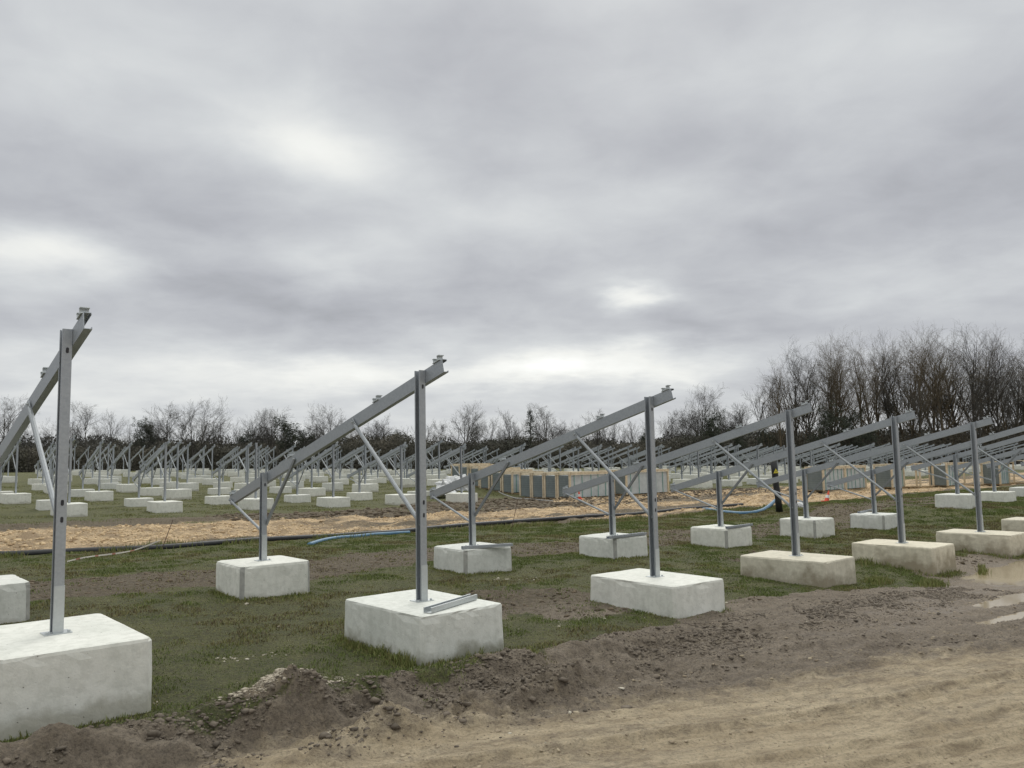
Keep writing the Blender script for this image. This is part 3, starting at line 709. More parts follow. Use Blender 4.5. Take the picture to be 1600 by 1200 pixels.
# cones
def cone(px, py, label, lean, sc=1.0):
    p = g3(px, py); o = empty('traffic_cone', p, .4); o.rotation_euler = (lean[0], lean[1], .4); o.scale = (sc,)*3; tag(o, label, 'cone')
    mb = MB(); mb.box((0, 0, .02), (.36, .36, .04)); mb.build('base', M_ORANGE, o, bevel=.008)
    def ring(z0, z1, off=0):
        r = lambda z: .125-(z-.04)/.56*.10+off
        return [(0, 0, z0), (0, 0, z1)], [r(z0), r(z1)]
    for z0, z1, mm, nm_, of in ((.04, .22, M_ORANGE, 'lower_body', 0), (.22, .38, M_WHITE, 'white_band', .002), (.38, .60, M_ORANGE if sc < 1.1 else M_ORANGE, 'upper_body', 0)):
        mb = MB(); a, r_ = ring(z0, z1, of); mb.tube(a, r_, 16); mb.build(nm_, mm, o)
    return o
cone(906, 783, 'orange and white traffic cone on the gravel before the strapped crates', (.1, -.15), .75)
cone(1291, 784, 'leaning orange and white traffic cone in front of the right hand crate', (.0, .35), .9)
# black marker post with warning triangle
U, V = ground_at(1218, 800); x, y = W2(U, V); mp_ = empty('marker_post', (x, y, float(GZ(U, V)[0])-.05)); mp_.rotation_euler = (0, -.07, 0)
tag(mp_, 'black wrapped marker post with small yellow warning triangle', 'post')
mb = MB(); mb.tube([(0, 0, 0), (.01, 0, .5), (-.005, 0, .95), (.005, 0, 1.4), (0, 0, 1.86)], [.12, .105, .10, .105, .11], 14); pl = mb.build('pole', M_BLACK, mp_, True)
mb = MB(); mb.tube([(0, 0, 1.86), (0, 0, 1.93)], [.125, .12], 14); mb.build('cap', M_BLACK, mp_)
mb = MB(); pr = [(-.085, -.07), (.085, -.07), (0, .085)]; mb.prism(pr, (.01, -.125, 1.42), (.01, -.112, 1.42), (1, 0, 0), (0, 0, 1)); sg = mb.build('warning_sign', M_YEL, mp_)
mb = MB(); mb.prism([(-.008, -.005), (.022, -.005), (-.004, .05), (.004, .012), (-.022, .012), (.004, -.045)][::-1], (.01, -.129, 1.40), (.01, -.1255, 1.40), (1, 0, 0), (0, 0, 1)); mb.build('symbol', M_DARKSLOT, sg)
# crumpled white sheets
def crumple(name, c, rx, ry, rz_, label, cat, seed, m=None, amp=.45):
    bm = bmesh.new(); bmesh.ops.create_icosphere(bm, subdivisions=4, radius=1)
    for v_ in bm.verts:
        p = v_.co.copy(); n = float(fbm(np.array([p.x*2.2+p.z*1.7+seed]), np.array([p.y*2.2-p.z*1.3+seed*3]), 4, seed)[0])
        rd = abs(float(fbm(np.array([p.x*4+p.z*2+seed]), np.array([p.y*4+p.z]), 3, seed+9)[0])-.5)*2
        k = 1+amp*(n-.5)*2-rd*.35; v_.co = Vector((p.x*rx*k, p.y*ry*k, max(p.z, -.25)*rz_*k))
    me = bpy.data.meshes.new(name); bm.to_mesh(me); bm.free(); o = link(name, me, m or M_WHITE); o.location = c; return tag(o, label, cat)
def gd(px, dep): U, V = at_depth(px, dep); x, y = W2(U, V); return Vector((x, y, float(GZ(U, V)[0])))
crumple('plastic_sheeting', gd(708, 44)+Vector((0, 0, .42)), .85, .6, .55, 'heap of crumpled white plastic sheeting left of the crates', 'plastic sheeting', 3, amp=.7)
crumple('plastic_sheeting', gd(692, 43)+Vector((0, 0, .25)), .6, .4, .32, 'low spill of white sheeting at the left foot of the heap', 'plastic sheeting', 5, amp=.7)
crumple('plastic_sheeting', gd(724, 45)+Vector((0, 0, .5)), .5, .45, .5, 'white sheeting bundle with dark folds touching the leftmost crate', 'plastic sheeting', 8, amp=.7)
zr5 = rpos(5)
p = g3(1271, 812); crumple('plastic_bag', Vector((p.x, p.y+1.3, p.z+.35)), .20, .16, .13, 'white rag behind the small block below the cone', 'bag', 11, amp=.7)

# ------------------------------------------------------------------ stones, clods, gravel
_b = bmesh.new(); bmesh.ops.create_icosphere(_b, subdivisions=1, radius=1); ICO_V = np.array([v_.co[:] for v_ in _b.verts]); ICO_F = np.array([[v_.index for v_ in f.verts] for f in _b.faces]); _b.free()
_b = bmesh.new(); bmesh.ops.create_icosphere(_b, subdivisions=2, radius=1); ICO2_V = np.array([v_.co[:] for v_ in _b.verts]); ICO2_F = np.array([[v_.index for v_ in f.verts] for f in _b.faces]); _b.free()
def rocks(name, U, V, size, m, flat=.6, sink=.3, jag=.35, hi=False, dz=0):
    n = len(U); BV, BF = (ICO2_V, ICO2_F) if hi else (ICO_V, ICO_F)
    z = GZ(U, V)+dz; x = CT*U-ST*V; y = ST*U+CT*V
    sc = size[:, None]*np.stack([RNG.uniform(.6, 1.3, n), RNG.uniform(.6, 1.3, n), RNG.uniform(.5, 1, n)*flat], 1)
    vv = BV[None]*(1+RNG.uniform(-jag, jag, (n, len(BV)))[..., None])*sc[:, None, :]
    a = RNG.uniform(0, 6.28, n); ca, sa = np.cos(a)[:, None], np.sin(a)[:, None]
    vx = vv[..., 0]*ca-vv[..., 1]*sa+x[:, None]; vy = vv[..., 0]*sa+vv[..., 1]*ca+y[:, None]; vz = vv[..., 2]+(z+size*flat*(.5-sink))[:, None]
    verts = np.stack([vx, vy, vz], -1).reshape(-1, 3); faces = (BF[None]+(np.arange(n)*len(BV))[:, None, None]).reshape(-1, 3)
    return np_mesh(name, verts, faces, m, smooth=hi, attrs=dict(rnd=np.repeat(RNG.uniform(0, 1, n), len(BV))))
def rockmat(name, c1, c2, rough=.9):
    m, t, b = mat(name); n = NOISE(t, ocoord(t, True), 30, 3)
    f = MATH(t, 'ADD', MATH(t, 'MULTIPLY', ATTR(t, 'rnd'), .75), MATH(t, 'MULTIPLY', n, .25))
    t.links.new(MIXC(t, f, c1, c2), b.inputs['Base Color']); b.inputs['Roughness'].default_value = rough
    bump(t, b, NOISE(t, ocoord(t, True), 80, 3), .4, .006); return m
M_CLOD = rockmat('wet_soil', (.080, .066, .050), (.19, .157, .12)); M_CLODM = rockmat('soil_crumb', (.085, .070, .053), (.24, .20, .155)); M_CLODT = rockmat('dry_soil', (.22, .175, .12), (.44, .37, .26))
M_GRAV = rockmat('sandy_gravel', (.26, .17, .09), (.80, .62, .38)); M_HEAP = rockmat('heap_rubble', (.17, .145, .105), (.56, .50, .40)); M_PALE = rockmat('pale_stone', (.28, .24, .17), (.60, .56, .46)); M_EARTH = rockmat('brown_soil', (.062, .047, .029), (.17, .13, .085))
def ln(med, sg, n, lo, hi_): return np.clip(med*np.exp(RNG.normal(0, sg, n)), lo, hi_)
# clods along the mud shoulder
n = 26000; U = RNG.uniform(-1.5, 14, n); V = 5.65-.03*(U-4)+RNG.normal(0, .30, n); dn = fbm(U*1.5, V*2.5, 3, 201); k = (dn > .47); U, V = U[k], V[k]
tag(rocks('mud_clods', U, V, ln(.0085, .6, len(U), .004, .040), M_CLOD, .75, .55, .42), 'dark clods churned up along the road shoulder', 'mud clods', kind='stuff')
n = 30000; U = RNG.uniform(2, 24, n); V = RNG.uniform(2.4, 6.2, n); dn = fbm(U*.9, V*3.0+U*.9, 4, 211); k = (dn > .50)*(zones(U, V)[1] < .4)*(zones(U, V)[3] < .6); U, V = U[k], V[k]
tag(rocks('soil_crumbs', U, V, ln(.007, .5, len(U), .004, .028), M_CLODM, .6, .5, .4), 'small dark crumbs of soil in streaks over the muddy road', 'soil crumbs', kind='stuff')
n = 6000; U = RNG.uniform(-1, 14, n); V = RNG.uniform(2.2, 5.2, n); dn = fbm(U*1.2, V*2.5+U*.9, 4, 221); k = (dn > .50); U, V = U[k], V[k]
tag(rocks('dry_crumbs', U, V, ln(.008, .5, len(U), .004, .025), M_CLODT, .6, .5, .3), 'pale dry crumbs of soil pressed into the sandy road', 'soil crumbs', kind='stuff')
# spoil heap stones
n = 3600; U = 2.64+RNG.normal(0, .17, n); V = 6.08+RNG.normal(0, .075, n)
tag(rocks('rubble', U, V, ln(.006, .55, n, .003, .026), M_HEAP, .7, .3, .35), 'pale rubble tipped on the spoil heap at the grass edge', 'rubble', kind='stuff')
# gravel on the track
n = 70000; U = RNG.uniform(-6, 50, n); V = RNG.uniform(19.0, 29.5, n); g2, t2, r2, _ = zones(U, V); k = (RNG.uniform(0, 1, n) < r2**2*.8*(.3+1.4*sstep(.4, .6, fbm(U*.8, V*1.5, 3, 231)))); U, V = U[k], V[k]
tag(rocks('gravel', U, V, ln(.020, .55, len(U), .010, .075), M_GRAV, .7, .35, .35), 'sandy yellow gravel and stones heaped along the service track', 'gravel', kind='stuff')
# brown earth lumps in the disturbed bands of the field
n = 42000; U = RNG.uniform(-4, 42, n); V = RNG.uniform(6.5, 18.6, n); g2, t2, r2, _ = zones(U, V); k = (g2 < .5)*(fbm(U*2, V*3, 3, 241) > .45); U, V = U[k], V[k]
tag(rocks('soil_lumps', U, V, ln(.018, .5, len(U), .008, .06), M_EARTH, .6, .45, .3), 'brown lumps of soil where the grass is churned up', 'soil lumps', kind='stuff')
n = 8000; U = RNG.uniform(10, 44, n); V = RNG.uniform(26, 35, n); g2, t2, r2, _ = zones(U, V); k = (g2 < .5); U, V = U[k], V[k]
tag(rocks('soil_bank', U, V, ln(.05, .5, len(U), .02, .16), M_EARTH, .6, .4, .3), 'brown soil bank between the gravel track and the crates', 'soil bank', kind='stuff')
# scattered white chippings
pts = []
for (px, py, rx, ry, k_) in ((365, 1028, 22, 3, 16), (420, 1022, 25, 3, 10), (515, 1140, 7, 2, 6), (530, 1060, 18, 3, 14), (668, 1042, 16, 2, 8), (318, 1005, 3, 1, 2), (385, 945, 3, 1, 2), (528, 910, 2, 1, 2), (800, 905, 30, 2, 26), (835, 905, 16, 2, 16), (808, 983, 3, 2, 2), (875, 975, 20, 8, 5), (1275, 858, 8, 2, 3), (980, 820, 4, 1, 2), (905, 817, 4, 1, 2), (1100, 815, 4, 1, 2), (240, 1100, 8, 3, 6), (600, 1000, 200, 60, 14), (560, 880, 200, 20, 14), (900, 1090, 500, 60, 20), (1100, 960, 200, 20, 12), (60, 830, 60, 8, 60), (125, 845, 60, 6, 30), (560, 822, 50, 4, 40), (1190, 850, 200, 20, 10)):
    for _ in range(k_): pts.append(ground_at(px+random.gauss(0, rx*.6), py+random.gauss(0, ry*.6)))
pts = np.array(pts)
tag(rocks('chippings', pts[:, 0], pts[:, 1], ln(.010, .5, len(pts), .006, .035), M_PALE, .7, .35, .35), 'scattered pale chippings on grass and mud', 'chippings', kind='stuff')

# ------------------------------------------------------------------ grass blades
m, t, b = mat('grass_blades')
t.links.new(RAMP(t, ATTR(t, 'rnd'), [(0, (.125, .160, .040)), (.4, (.19, .215, .062)), (.7, (.235, .205, .085)), (.9, (.165, .14, .072)), (1, (.12, .09, .05))]), b.inputs['Base Color']); b.inputs['Roughness'].default_value = .75
M_GRASS = m
def blades(name, U, V, h, w, lean=.5, tint=None):
    n = len(U); z = GZ(U, V)-.004; x = CT*U-ST*V; y = ST*U+CT*V
    a = RNG.uniform(0, 6.28, n); l = RNG.uniform(.1, lean, n)*h; b2 = RNG.uniform(0, 6.28, n)
    dx, dy = np.cos(a)*w/2, np.sin(a)*w/2; lx, ly = np.cos(b2)*l, np.sin(b2)*l
    v0 = np.stack([x-dx, y-dy, z], 1); v1 = np.stack([x+dx, y+dy, z], 1)
    v2 = np.stack([x+dx*.7+lx*.35, y+dy*.7+ly*.35, z+h*.6], 1); v3 = np.stack([x-dx*.7+lx*.35, y-dy*.7+ly*.35, z+h*.6], 1); v4 = np.stack([x+lx, y+ly, z+h], 1)
    verts = np.stack([v0, v1, v2, v3, v4], 1).reshape(-1, 3); o_ = np.arange(n)*5
    faces = np.concatenate([np.stack([o_, o_+1, o_+2], 1), np.stack([o_, o_+2, o_+3], 1), np.stack([o_+3, o_+2, o_+4], 1)])
    tn = RNG.uniform(0, 1, n) if tint is None else tint
    return np_mesh(name, verts, faces, M_GRASS, attrs=dict(rnd=np.repeat(tn, 5)))
def visible(U, V, pad=60):
    x = CT*U-ST*V; y = ST*U+CT*V; return (y > 3)*(np.abs(x/np.maximum(y, .1)) < (800+pad)/F_PX)
n = 1000000; U = RNG.uniform(-6, 44, n)*1.0; V = 5.6+RNG.uniform(0, 1, n)**1.25*13.9
k = visible(U, V); U, V = U[k], V[k]; g2, *_ = zones(U, V); cl = fbm(U*3, V*3, 3, 301); pt = fbm(U*.8, V*.8, 3, 303)
k = (RNG.uniform(0, 1, len(U)) < g2*(.35+.9*sstep(.38, .6, cl))); U, V, cl, pt = U[k], V[k], cl[k], pt[k]
dist = np.hypot(U, V); h = (.008+.022*sstep(.42, .72, cl)+.010*RNG.uniform(0, 1, len(U)))*(.8+.02*dist); w = .0045+.0006*dist
tint = np.clip(.15+.9*(sstep(.35, .65, 1-pt)-.3)+RNG.normal(0, .22, len(U)), 0, 1)
tag(blades('grass', U, V, h, w, .8, tint), 'short grass and moss between the road and the gravel track', 'grass', kind='stuff')
n = 300000; U = RNG.uniform(-4, 70, n); V = RNG.uniform(26, 62, n); k = visible(U, V); U, V = U[k], V[k]; g2, *_ = zones(U, V); cl = fbm(U*.9, V*.9, 4, 311)
k = RNG.uniform(0, 1, len(U)) < g2*sstep(.4, .6, cl); U, V, cl = U[k], V[k], cl[k]
tag(blades('field_grass', U, V, .03+.05*sstep(.5, .8, cl)*RNG.uniform(.4, 1, len(U)), np.full(len(U), .022), .9, np.clip(RNG.normal(.45, .25, len(U)), 0, 1)), 'rough grass in the field behind the gravel track', 'grass', kind='stuff')
# long tufts at the feet of the blocks
TU, TV, TH_ = [], [], []
def fringe(fr, a, b_, sides, n, hmax, out=.10, rear=False):
    T_ = rpos(fr) if rear else tpos(fr)
    for _ in range(n):
        s_ = random.choice(sides); q = random.uniform(-1, 1); o_ = abs(random.gauss(0, out))+.01
        if s_ == 'u-': du, dv = -a/2-o_, q*b_/2
        elif s_ == 'v-': du, dv = q*a/2, -b_/2-o_
        elif s_ == 'u+': du, dv = a/2+o_, q*b_/2
        else: du, dv = q*a/2, b_/2+o_
        TU.append(T_[0]+du); TV.append(T_[1]+dv); TH_.append(hmax*random.uniform(.3, 1)*math.exp(-o_/.15)*(.35+1.0*float(vnoise(np.array([TU[-1]*5]), np.array([TV[-1]*5]), 7)[0])))
fringe(1, 1.0, 1.45, ['u-'], 1700, .13); fringe(1, 1.0, 1.45, ['v-'], 380, .09, .05); fringe(0, 1.0, 1.45, ['u+', 'v-'], 1100, .07)
for i in range(1, 7): fringe(i, 1.0, 1.0, ['u-', 'v-'], 900, .07, .07, True)
for i in (2, 3): fringe(i, 1.0, 1.5, ['u-', 'v-'], 260, .045, .05)
for i in (4, 5): fringe(i, 1.0, 1.5, ['u-', 'v-'], 900, .12, .12)
for (px, py, r_, k_, hh) in ((1372, 905, 18, 900, .10), (1455, 905, 20, 900, .11), (1535, 885, 8, 220, .12), (745, 1022, 10, 260, .12), (1355, 880, 14, 300, .16), (1270, 905, 30, 500, .06), (590, 1010, 40, 700, .08)):
    for _ in range(k_):
        U_, V_ = ground_at(px+random.gauss(0, r_*.5), py+random.gauss(0, 2.5)); TU.append(U_); TV.append(V_); TH_.append(hh*random.uniform(.3, 1))
for _ in range(9000):
    U_ = random.uniform(-2, 30); V_ = 18.55+random.gauss(0, .18)+.15*math.sin(U_*1.3)
    if vnoise(np.array([U_*1.4]), np.array([2.5]), 17)[0] > .42: TU.append(U_); TV.append(V_); TH_.append(random.uniform(.04, .15))
TU, TV, TH_ = np.array(TU), np.array(TV), np.array(TH_)
tag(blades('long_grass', TU, TV, TH_, .005+.0006*np.hypot(TU, TV), .6, np.clip(RNG.normal(.4, .2, len(TU)), 0, 1)), 'longer grass fringing the feet of the concrete blocks', 'grass', kind='stuff')

# ------------------------------------------------------------------ trees
def barkmat(name, c1, c2):
    m, t, b = mat(name); oi = N(t, 'ShaderNodeObjectInfo'); n = NOISE(t, ocoord(t), .9, 4)
    f = MATH(t, 'ADD', MATH(t, 'MULTIPLY', oi.outputs['Random'], .5), MATH(t, 'MULTIPLY', n, .5)); t.links.new(MIXC(t, f, c1, c2), b.inputs['Base Color']); b.inputs['Roughness'].default_value = .95; return m
M_BARK = barkmat('bark', (.050, .047, .042), (.105, .097, .085)); M_BARKB = barkmat('bark_brown', (.080, .064, .043), (.155, .124, .080))
M_LEAF = simple('evergreen_leaves', (.028, .038, .026), (.060, .072, .045), .6, .9, bs=0); M_IVY = simple('brown_ivy', (.045, .040, .028), (.085, .075, .050), .6, .9, bs=0)
def seg_mesh(segs, ns):
    P = np.array([s_[0] for s_ in segs]); Q = np.array([s_[1] for s_ in segs]); r0 = np.array([s_[2] for s_ in segs]); r1 = np.array([s_[3] for s_ in segs])
    d = Q-P; d /= np.maximum(np.linalg.norm(d, axis=1, keepdims=True), 1e-6); up = np.where(np.abs(d[:, 2:3]) > .9, np.array([[1., 0, 0]]), np.array([[0, 0, 1.]]))
    a = np.cross(d, up); a /= np.linalg.norm(a, axis=1, keepdims=True); b_ = np.cross(d, a); n = len(P)
    th = np.arange(ns)*2*np.pi/ns; ring = a[:, None]*np.cos(th)[None, :, None]+b_[:, None]*np.sin(th)[None, :, None]
    v = np.concatenate([P[:, None]+ring*r0[:, None, None], Q[:, None]+ring*r1[:, None, None]], 1).reshape(-1, 3)
    k = np.arange(ns); f = np.stack([k, (k+1) % ns, ns+(k+1) % ns, ns+k], 1)
    return v, (f[None]+(np.arange(n)*2*ns)[:, None, None]).reshape(-1, 4)
def grow(seed, Ht, spread=.55, clear=.3, stems=1, lv=5, up=.25, nch=(7, 6, 5, 5), twig=.013, r0=None, curve=.13):
    rr = random.Random(seed); trunk, crown = [], []; c0 = curve*.35
    def rv(s_): return Vector((rr.gauss(0, s_), rr.gauss(0, s_), rr.gauss(0, s_)))
    def br(p, d, L, r, level, main=False):
        k = 6 if level == 0 else (4 if level < 3 else 3); pts = [p]; rs = [r]
        for i in range(k):
            d = (d+rv(c0 if level == 0 else (curve if level < 3 else curve*.55))+Vector((0, 0, up*(.9 if level == 1 else .25)))).normalized(); p = p+d*L/k; pts.append(p)
            rs.append(max(r*(1-(i+1)/k*(.72 if level < 4 else .6)), twig*.8))
            (trunk if level == 0 else crown).append((tuple(pts[-2]), tuple(p), rs[-2], rs[-1]))
        if level >= lv: return
        n = nch[min(level, len(nch)-1)]
        for j in range(n):
            t_ = (clear+(1-clear)*(j+rr.random())/n) if level == 0 else (.22+.78*(j+rr.random())/n)
            t_ = min(t_, .999); i = int(t_*k); q = pts[i]+(pts[i+1]-pts[i])*(t_*k-i); rq = rs[i]
            ax = (pts[i+1]-pts[i]).normalized(); az = rr.random()*6.283; s1 = ax.cross(Vector((0, 0, 1)) if abs(ax.z) < .9 else Vector((1, 0, 0))).normalized(); s2 = ax.cross(s1)
            an = spread*rr.uniform(.6, 1.25)*(1.15-.45*t_ if level == 0 else 1)
            dd = ax*math.cos(an)+(s1*math.cos(az)+s2*math.sin(az))*math.sin(an)
            ll = L*(rr.uniform(.44, .66)*(1.15-.5*t_) if level == 0 else rr.uniform(.38, .62))
            br(q, dd, ll, max(rq*(rr.uniform(.55, .80) if level == 0 else rr.uniform(.45, .65)), twig), level+1)
    for s_ in range(stems):
        d = Vector((0, 0, 1)) if stems == 1 else Vector((math.cos(s_*6.28/stems+seed)*.28, math.sin(s_*6.28/stems+seed)*.28, 1)).normalized()
        br(Vector((0, 0, -.3)), d, Ht*.86, r0 or Ht*.016, 0)
    return trunk, crown
def tree_proto(seed, bark, name='bare_tree', ivy=0, **kw):
    tr, cr_ = grow(seed, **kw); mt_, mc = seg_mesh(tr, 7), seg_mesh(cr_, 3)
    root = empty(name, (0, 0, 0)); np_mesh('trunk', *mt_, bark, root, smooth=True); np_mesh('crown', *mc, bark, root)
    if ivy:
        rr = np.random.default_rng(seed); P = np.array([s_[1] for s_ in tr]+[c[0] for c in cr_[:160]]); P = P[P[:, 2] < kw['Ht']*.62]
        leafs('ivy', P, ivy, .55, .16, M_IVY, root, rr)
    return root
def leafs(name, P, n, sp, sz, m, root, rr, flat=1.0):
    c = P[rr.integers(0, len(P), n)]+rr.normal(0, sp, (n, 3))*np.array([1, 1, flat]); a = rr.normal(0, 1, (n, 3, 3))*sz*.7
    c[:, 2] = np.maximum(c[:, 2], .05); v = (c[:, None]+a).reshape(-1, 3); f = np.arange(n*3).reshape(-1, 3)
    return np_mesh(name, v, f, m, root)
PR = {}
PR['a'] = [tree_proto(s_, M_BARK, Ht=12, spread=.72, clear=.30, lv=4, nch=(9, 7, 6, 5), up=.16, stems=st, twig=.0085, curve=.16) for s_, st in ((1, 1), (2, 2), (3, 1), (4, 3))]
PR['s'] = [tree_proto(s_, M_BARK, Ht=12, spread=.50, clear=.2, lv=4, nch=(10, 6, 5, 4), up=.22, stems=1, twig=.0085) for s_ in (11, 12)]
PR['w'] = [tree_proto(s_, M_BARKB if s_ % 2 else M_BARK, Ht=21, spread=.68, clear=.30, lv=4, nch=(12, 6, 5, 5), up=.13, stems=st, twig=.009, ivy=iv, r0=.34, curve=.12) for s_, st, iv in ((21, 1, 0), (22, 1, 0), (23, 1, 0), (24, 1, 1500), (25, 2, 0), (26, 1, 0), (27, 1, 0))]
def evergreen(seed, Ht, wd, n=5200):
    root = empty('evergreen_tree', (0, 0, 0)); tr, cr_ = grow(seed, Ht=Ht, spread=.8, clear=.15, lv=3, nch=(11, 7, 5), up=.2, twig=.02)
    np_mesh('trunk', *seg_mesh(tr, 7), M_BARK, root, smooth=True); P = np.array([c[1] for c in cr_]); np_mesh('branches', *seg_mesh(cr_, 3), M_BARK, root)
    leafs('foliage', P[::3], n, .26, .13, M_LEAF, root, np.random.default_rng(seed), .7); return root
PR['e'] = [evergreen(31, 9, 5), evergreen(32, 9, 4)]
def conifer(seed, Ht):
    root = empty('conifer_tree', (0, 0, 0)); rr = np.random.default_rng(seed); mb = MB(); mb.tube([(0, 0, -.3), (0, 0, Ht*.5), (.1, 0, Ht)], [.2, .12, .02], 7); mb.build('trunk', M_BARK, root)
    P = []
    for k in range(int(Ht*3.2)):
        z = 1.5+(Ht-1.6)*k/(Ht*3.2); L = (Ht-z)*.30*rr.uniform(.6, 1.1)+.25
        for j in range(5):
            a = rr.uniform(0, 6.28)
            for q in np.linspace(.15, 1, 7): P.append((math.cos(a)*L*q, math.sin(a)*L*q, z-.25*L*q+.18*L*q*q))
    leafs('foliage', np.array(P), 5200, .10, .09, M_LEAF, root, rr, .6); return root
PR['c'] = [conifer(41, 12)]
PH = dict(a=12, s=12, w=21, e=9, c=12)
def tree_top(root):
    m_ = 0
    for c in root.children:
        co = np.zeros(len(c.data.vertices)*3, np.float32); c.data.vertices.foreach_get('co', co); m_ = max(m_, np.percentile(co[2::3], 99.7))
    return float(m_)
for k_ in PR:
    for r_ in PR[k_]: r_['_top'] = tree_top(r_)
usedp = set(); cnt = {}
def plant_tree(kind, px, ytop, dep, label, group, wx=1.0):
    protos = PR[kind]; i = cnt.get(kind, 0); cnt[kind] = i+1; pr = protos[i % len(protos)]
    d = px_dir(px, ytop); x = d.x/d.y*dep; y = dep; ztop = CZ+d.z/d.y*dep; U, V = UV(x, y); z = gz(U, V)
    o = copy_tree(pr); o.location = (x, y, z-.1); s_ = (ztop-z)/pr['_top']; o.scale = (s_*wx, s_*wx, s_); o.rotation_euler = (0, 0, random.uniform(0, 6.28))
    del o['_top']
    tag(o, label, 'tree', group); return o
GB = 'bare trees along the far field edge'; GW = 'tall bare trees of the wood on the right'
LEFT = [('a',8,618,128),('s',38,650,132),('s',70,668,130),('a',140,626,125),('s',178,640,135),('e',226,652,130),('a',262,630,127),('a',308,622,124),('s',345,650,133),('e',380,668,134),('a',388,638,128),('a',424,636,130),('e',450,650,126),('e',478,662,130),('a',512,630,126),('s',545,655,138),('a',588,650,132),('e',612,672,130),('s',640,680,140),
        ('a',726,630,120),('s',765,650,128),('s',795,638,126),('c',828,638,124),('a',858,628,128),('s',885,655,134),('a',932,640,130),('s',958,652,134),('s',985,655,136),('e',1005,668,130),('a',1035,640,128),('s',1065,628,124),('a',1095,600,122),('e',1112,640,118),('s',1140,640,126)]
LEFT += [(k_, x_, y_, 138+(i_ % 3)) for i_, (k_, x_, y_) in enumerate([('s',22,650),('a',100,655),('s',160,656),('s',205,660),('a',240,652),('s',285,650),('s',328,652),('s',366,655),('a',408,656),('s',440,662),('s',495,655),('s',530,656),('a',566,664),('s',625,668),('s',665,660),('a',690,655),('s',748,655),('s',782,660),('s',812,655),('s',842,652),('a',872,655),('s',905,658),('s',920,664),('a',945,660),('s',970,664),('s',1012,655),('s',1050,650),('a',1080,635),('s',1125,630),('s',1150,640),('a',1160,628)])]
desc = ['wide spreading', 'slender', 'forked', 'many-stemmed']
kn = dict(a='bare spreading tree', s='slender bare tree', e='dark evergreen tree', c='pointed conifer')
tot = {}; LEFT.sort(key=lambda q: q[1])
for kd, px, yt, dp in LEFT:
    tot[kd] = tot.get(kd, 0)+1
    lb = 'tall pointed dark conifer among bare trees above the crates' if kd == 'c' else '%s on the far field edge, %s of its kind from the left' % (kn[kd], ordn(tot[kd]-1))
    plant_tree(kd, px, yt, dp, lb, GB if kd != 'e' else 'evergreens on the far field edge', random.uniform(.9, 1.15))
WT = [(1176,588,117,'a'),(1214,548,112,'w'),(1238,536,118,'w'),(1262,528,112,'w'),(1290,522,116,'w'),(1312,524,121,'w'),(1336,520,112,'w'),(1362,519,118,'w'),(1384,516,113,'w'),(1404,514,121,'w'),(1424,514,112,'w'),(1446,511,117,'w'),(1466,509,112,'w'),(1488,510,119,'w'),(1508,512,112,'w'),(1530,514,117,'w'),(1550,519,112,'w'),(1572,526,116,'w'),(1594,532,110,'w'),(1616,534,114,'w'),(1640,540,112,'w'),
      (1250,566,130,'w'),(1300,562,132,'w'),(1350,556,131,'w'),(1416,550,127,'w'),(1458,546,128,'w'),(1500,546,127,'w'),(1532,550,131,'w'),(1562,556,131,'w'),(1586,560,128,'w'),(1440,590,108,'s'),(1520,580,107,'s'),(1580,570,107,'s')]
WT.sort()
for n_, (px, yt, dp, kd) in enumerate(WT):
    plant_tree(kd, px, yt, dp, 'tall bare tree of the right hand wood, %s trunk from its left end' % ordn(n_), GW, random.uniform(.85, 1.05))
for n_, (px, yt, dp) in enumerate(((1300, 628, 108), (1325, 640, 110), (1200, 665, 114), (1150, 668, 116), (1350, 660, 108))):
    plant_tree('e', px, yt, dp, 'dark ivy-clad tree low in the right hand wood, %s from its left end' % ['fourth', 'fifth', 'second', 'first', 'last'][n_] if n_ != 4 else 'dark ivy-clad tree low in the right hand wood, last before the open trunks', 'dark ivy-clad trees in the wood', 1.0)
for k_ in PR:
    for r_ in PR[k_]: drop(r_)

# dense undergrowth and the mass of the wood behind
def thicket(name, lst, n, m, sz, label, seed, depth=10, twn=0):
    rr = np.random.default_rng(seed); px = np.array([q[0] for q in lst]); yt = np.array([q[1] for q in lst]); dp = np.array([q[2] for q in lst])
    q = rr.uniform(px[0], px[-1], n); D = np.interp(q, px, dp)+rr.uniform(0, depth, n); x = (q-800)/F_PX*D; top = np.interp(q, px, yt)
    hor = 726-(q-800)*.0194; zt = CZ+(hor-top)/F_PX*D; U = CT*x+ST*D; V = -ST*x+CT*D; z0 = zbase(U, V)
    lump = .40+1.05*fbm(x*.28, D*.3, 4, seed); z = z0+(zt-z0)*lump*rr.uniform(0, 1, n)**.8
    c = np.stack([x, D, z], 1); a = rr.normal(0, 1, (n, 3, 3))*sz
    v = (c[:, None]+a).reshape(-1, 3); f = np.arange(n*3).reshape(-1, 3); o = np_mesh(name, v, f, m)
    return tag(o, label, 'undergrowth', kind='stuff')
M_SCRUB = simple('scrub', (.080, .082, .066), (.15, .135, .105), .12, .95, bs=0); M_SCRUBD = simple('scrub_dark', (.085, .09, .08), (.13, .125, .105), .15, .95, bs=0)
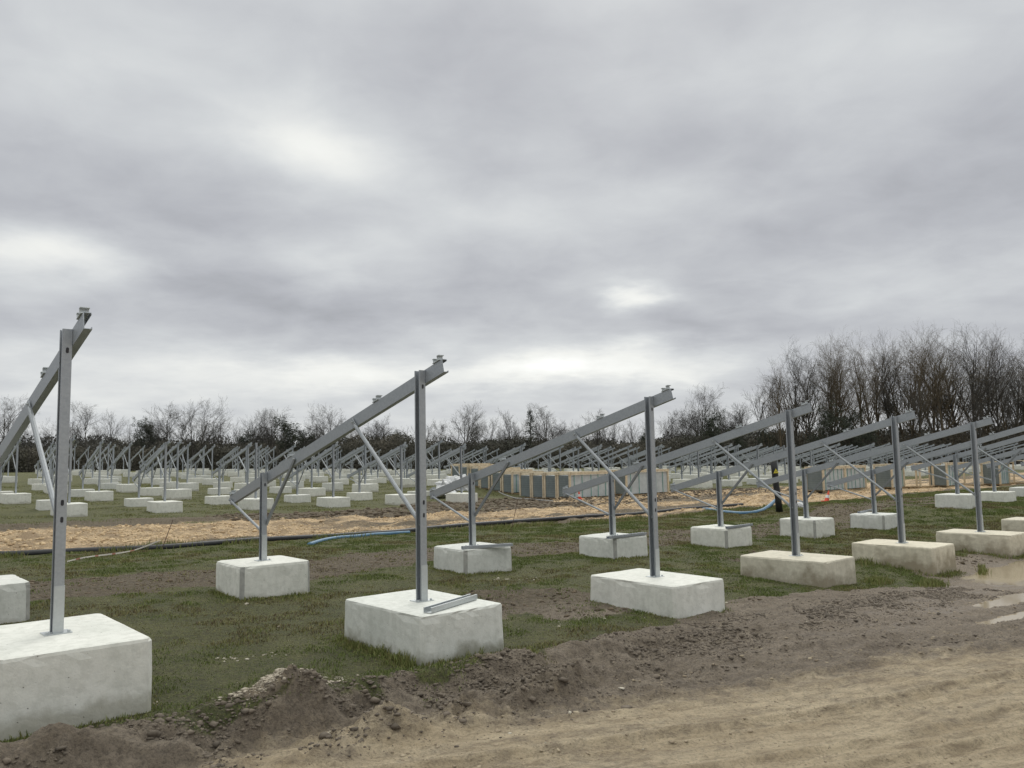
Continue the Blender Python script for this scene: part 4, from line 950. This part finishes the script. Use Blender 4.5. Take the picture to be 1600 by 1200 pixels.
thicket('undergrowth', [(-80,702,124),(60,705,124),(140,696,124),(300,700,124),(500,700,124),(560,686,124),(640,690,124),(700,700,122),(850,694,122),(1000,690,122),(1100,684,119),(1200,684,116),(1250,690,113),(1700,690,108)], 260000, M_SCRUB, .11, 'dark undergrowth along the foot of the far trees', 401)
thicket('wood_backdrop', [(-80,696,136),(500,694,136),(700,698,134),(1000,694,134),(1120,680,134),(1180,682,132),(1260,684,130),(1500,672,130),(1700,650,128)], 120000, M_SCRUBD, .20, 'dark mass of the wood seen behind the nearer trunks', 402, 14)
# fine upright saplings and brush in the wood
def brush(name, px0, px1, dep, n, hgt, m, label, seed):
    rr = np.random.default_rng(seed); segs = []
    for _ in range(n):
        q = rr.uniform(px0, px1); D = dep+rr.uniform(-4, 12); x = (q-800)/F_PX*D; U, V = CT*x+ST*D, -ST*x+CT*D; z = float(zbase(U, V)); h_ = hgt*rr.uniform(.5, 1.1)
        p = Vector((x, D, z)); d = Vector((rr.normal(0, .08), rr.normal(0, .08), 1)); r = .05*rr.uniform(.3, .9)
        for k in range(5):
            p2 = p+d.normalized()*h_/5; segs.append((tuple(p), tuple(p2), r*(1-k*.17), r*(1-(k+1)*.17)))
            for j in range(3 if k else 0):
                e = (d.normalized()+Vector((rr.normal(0, .5), rr.normal(0, .5), rr.uniform(0, .5)))).normalized()*h_*.16; s_ = p+(p2-p)*rr.uniform(0, 1); segs.append((tuple(s_), tuple(s_+e), .011, .008))
                for _k in range(2):
                    e2 = (e.normalized()+Vector((rr.normal(0, .6), rr.normal(0, .6), rr.normal(0, .4)))).normalized()*h_*.08; s2 = s_+e*rr.uniform(.3, 1); segs.append((tuple(s2), tuple(s2+e2), .009, .007))
            p = p2; d = d+Vector((rr.normal(0, .06), rr.normal(0, .06), 0))
    o = np_mesh(name, *seg_mesh(segs, 3), m); return tag(o, label, 'saplings', kind='stuff')
brush('saplings', 1190, 1680, 112, 360, 9, M_BARKB, 'thin saplings crowding between the trunks of the right hand wood', 411)
brush('saplings', -60, 1190, 126, 300, 6.0, M_BARK, 'thin bare brush standing up out of the far hedge line', 412)
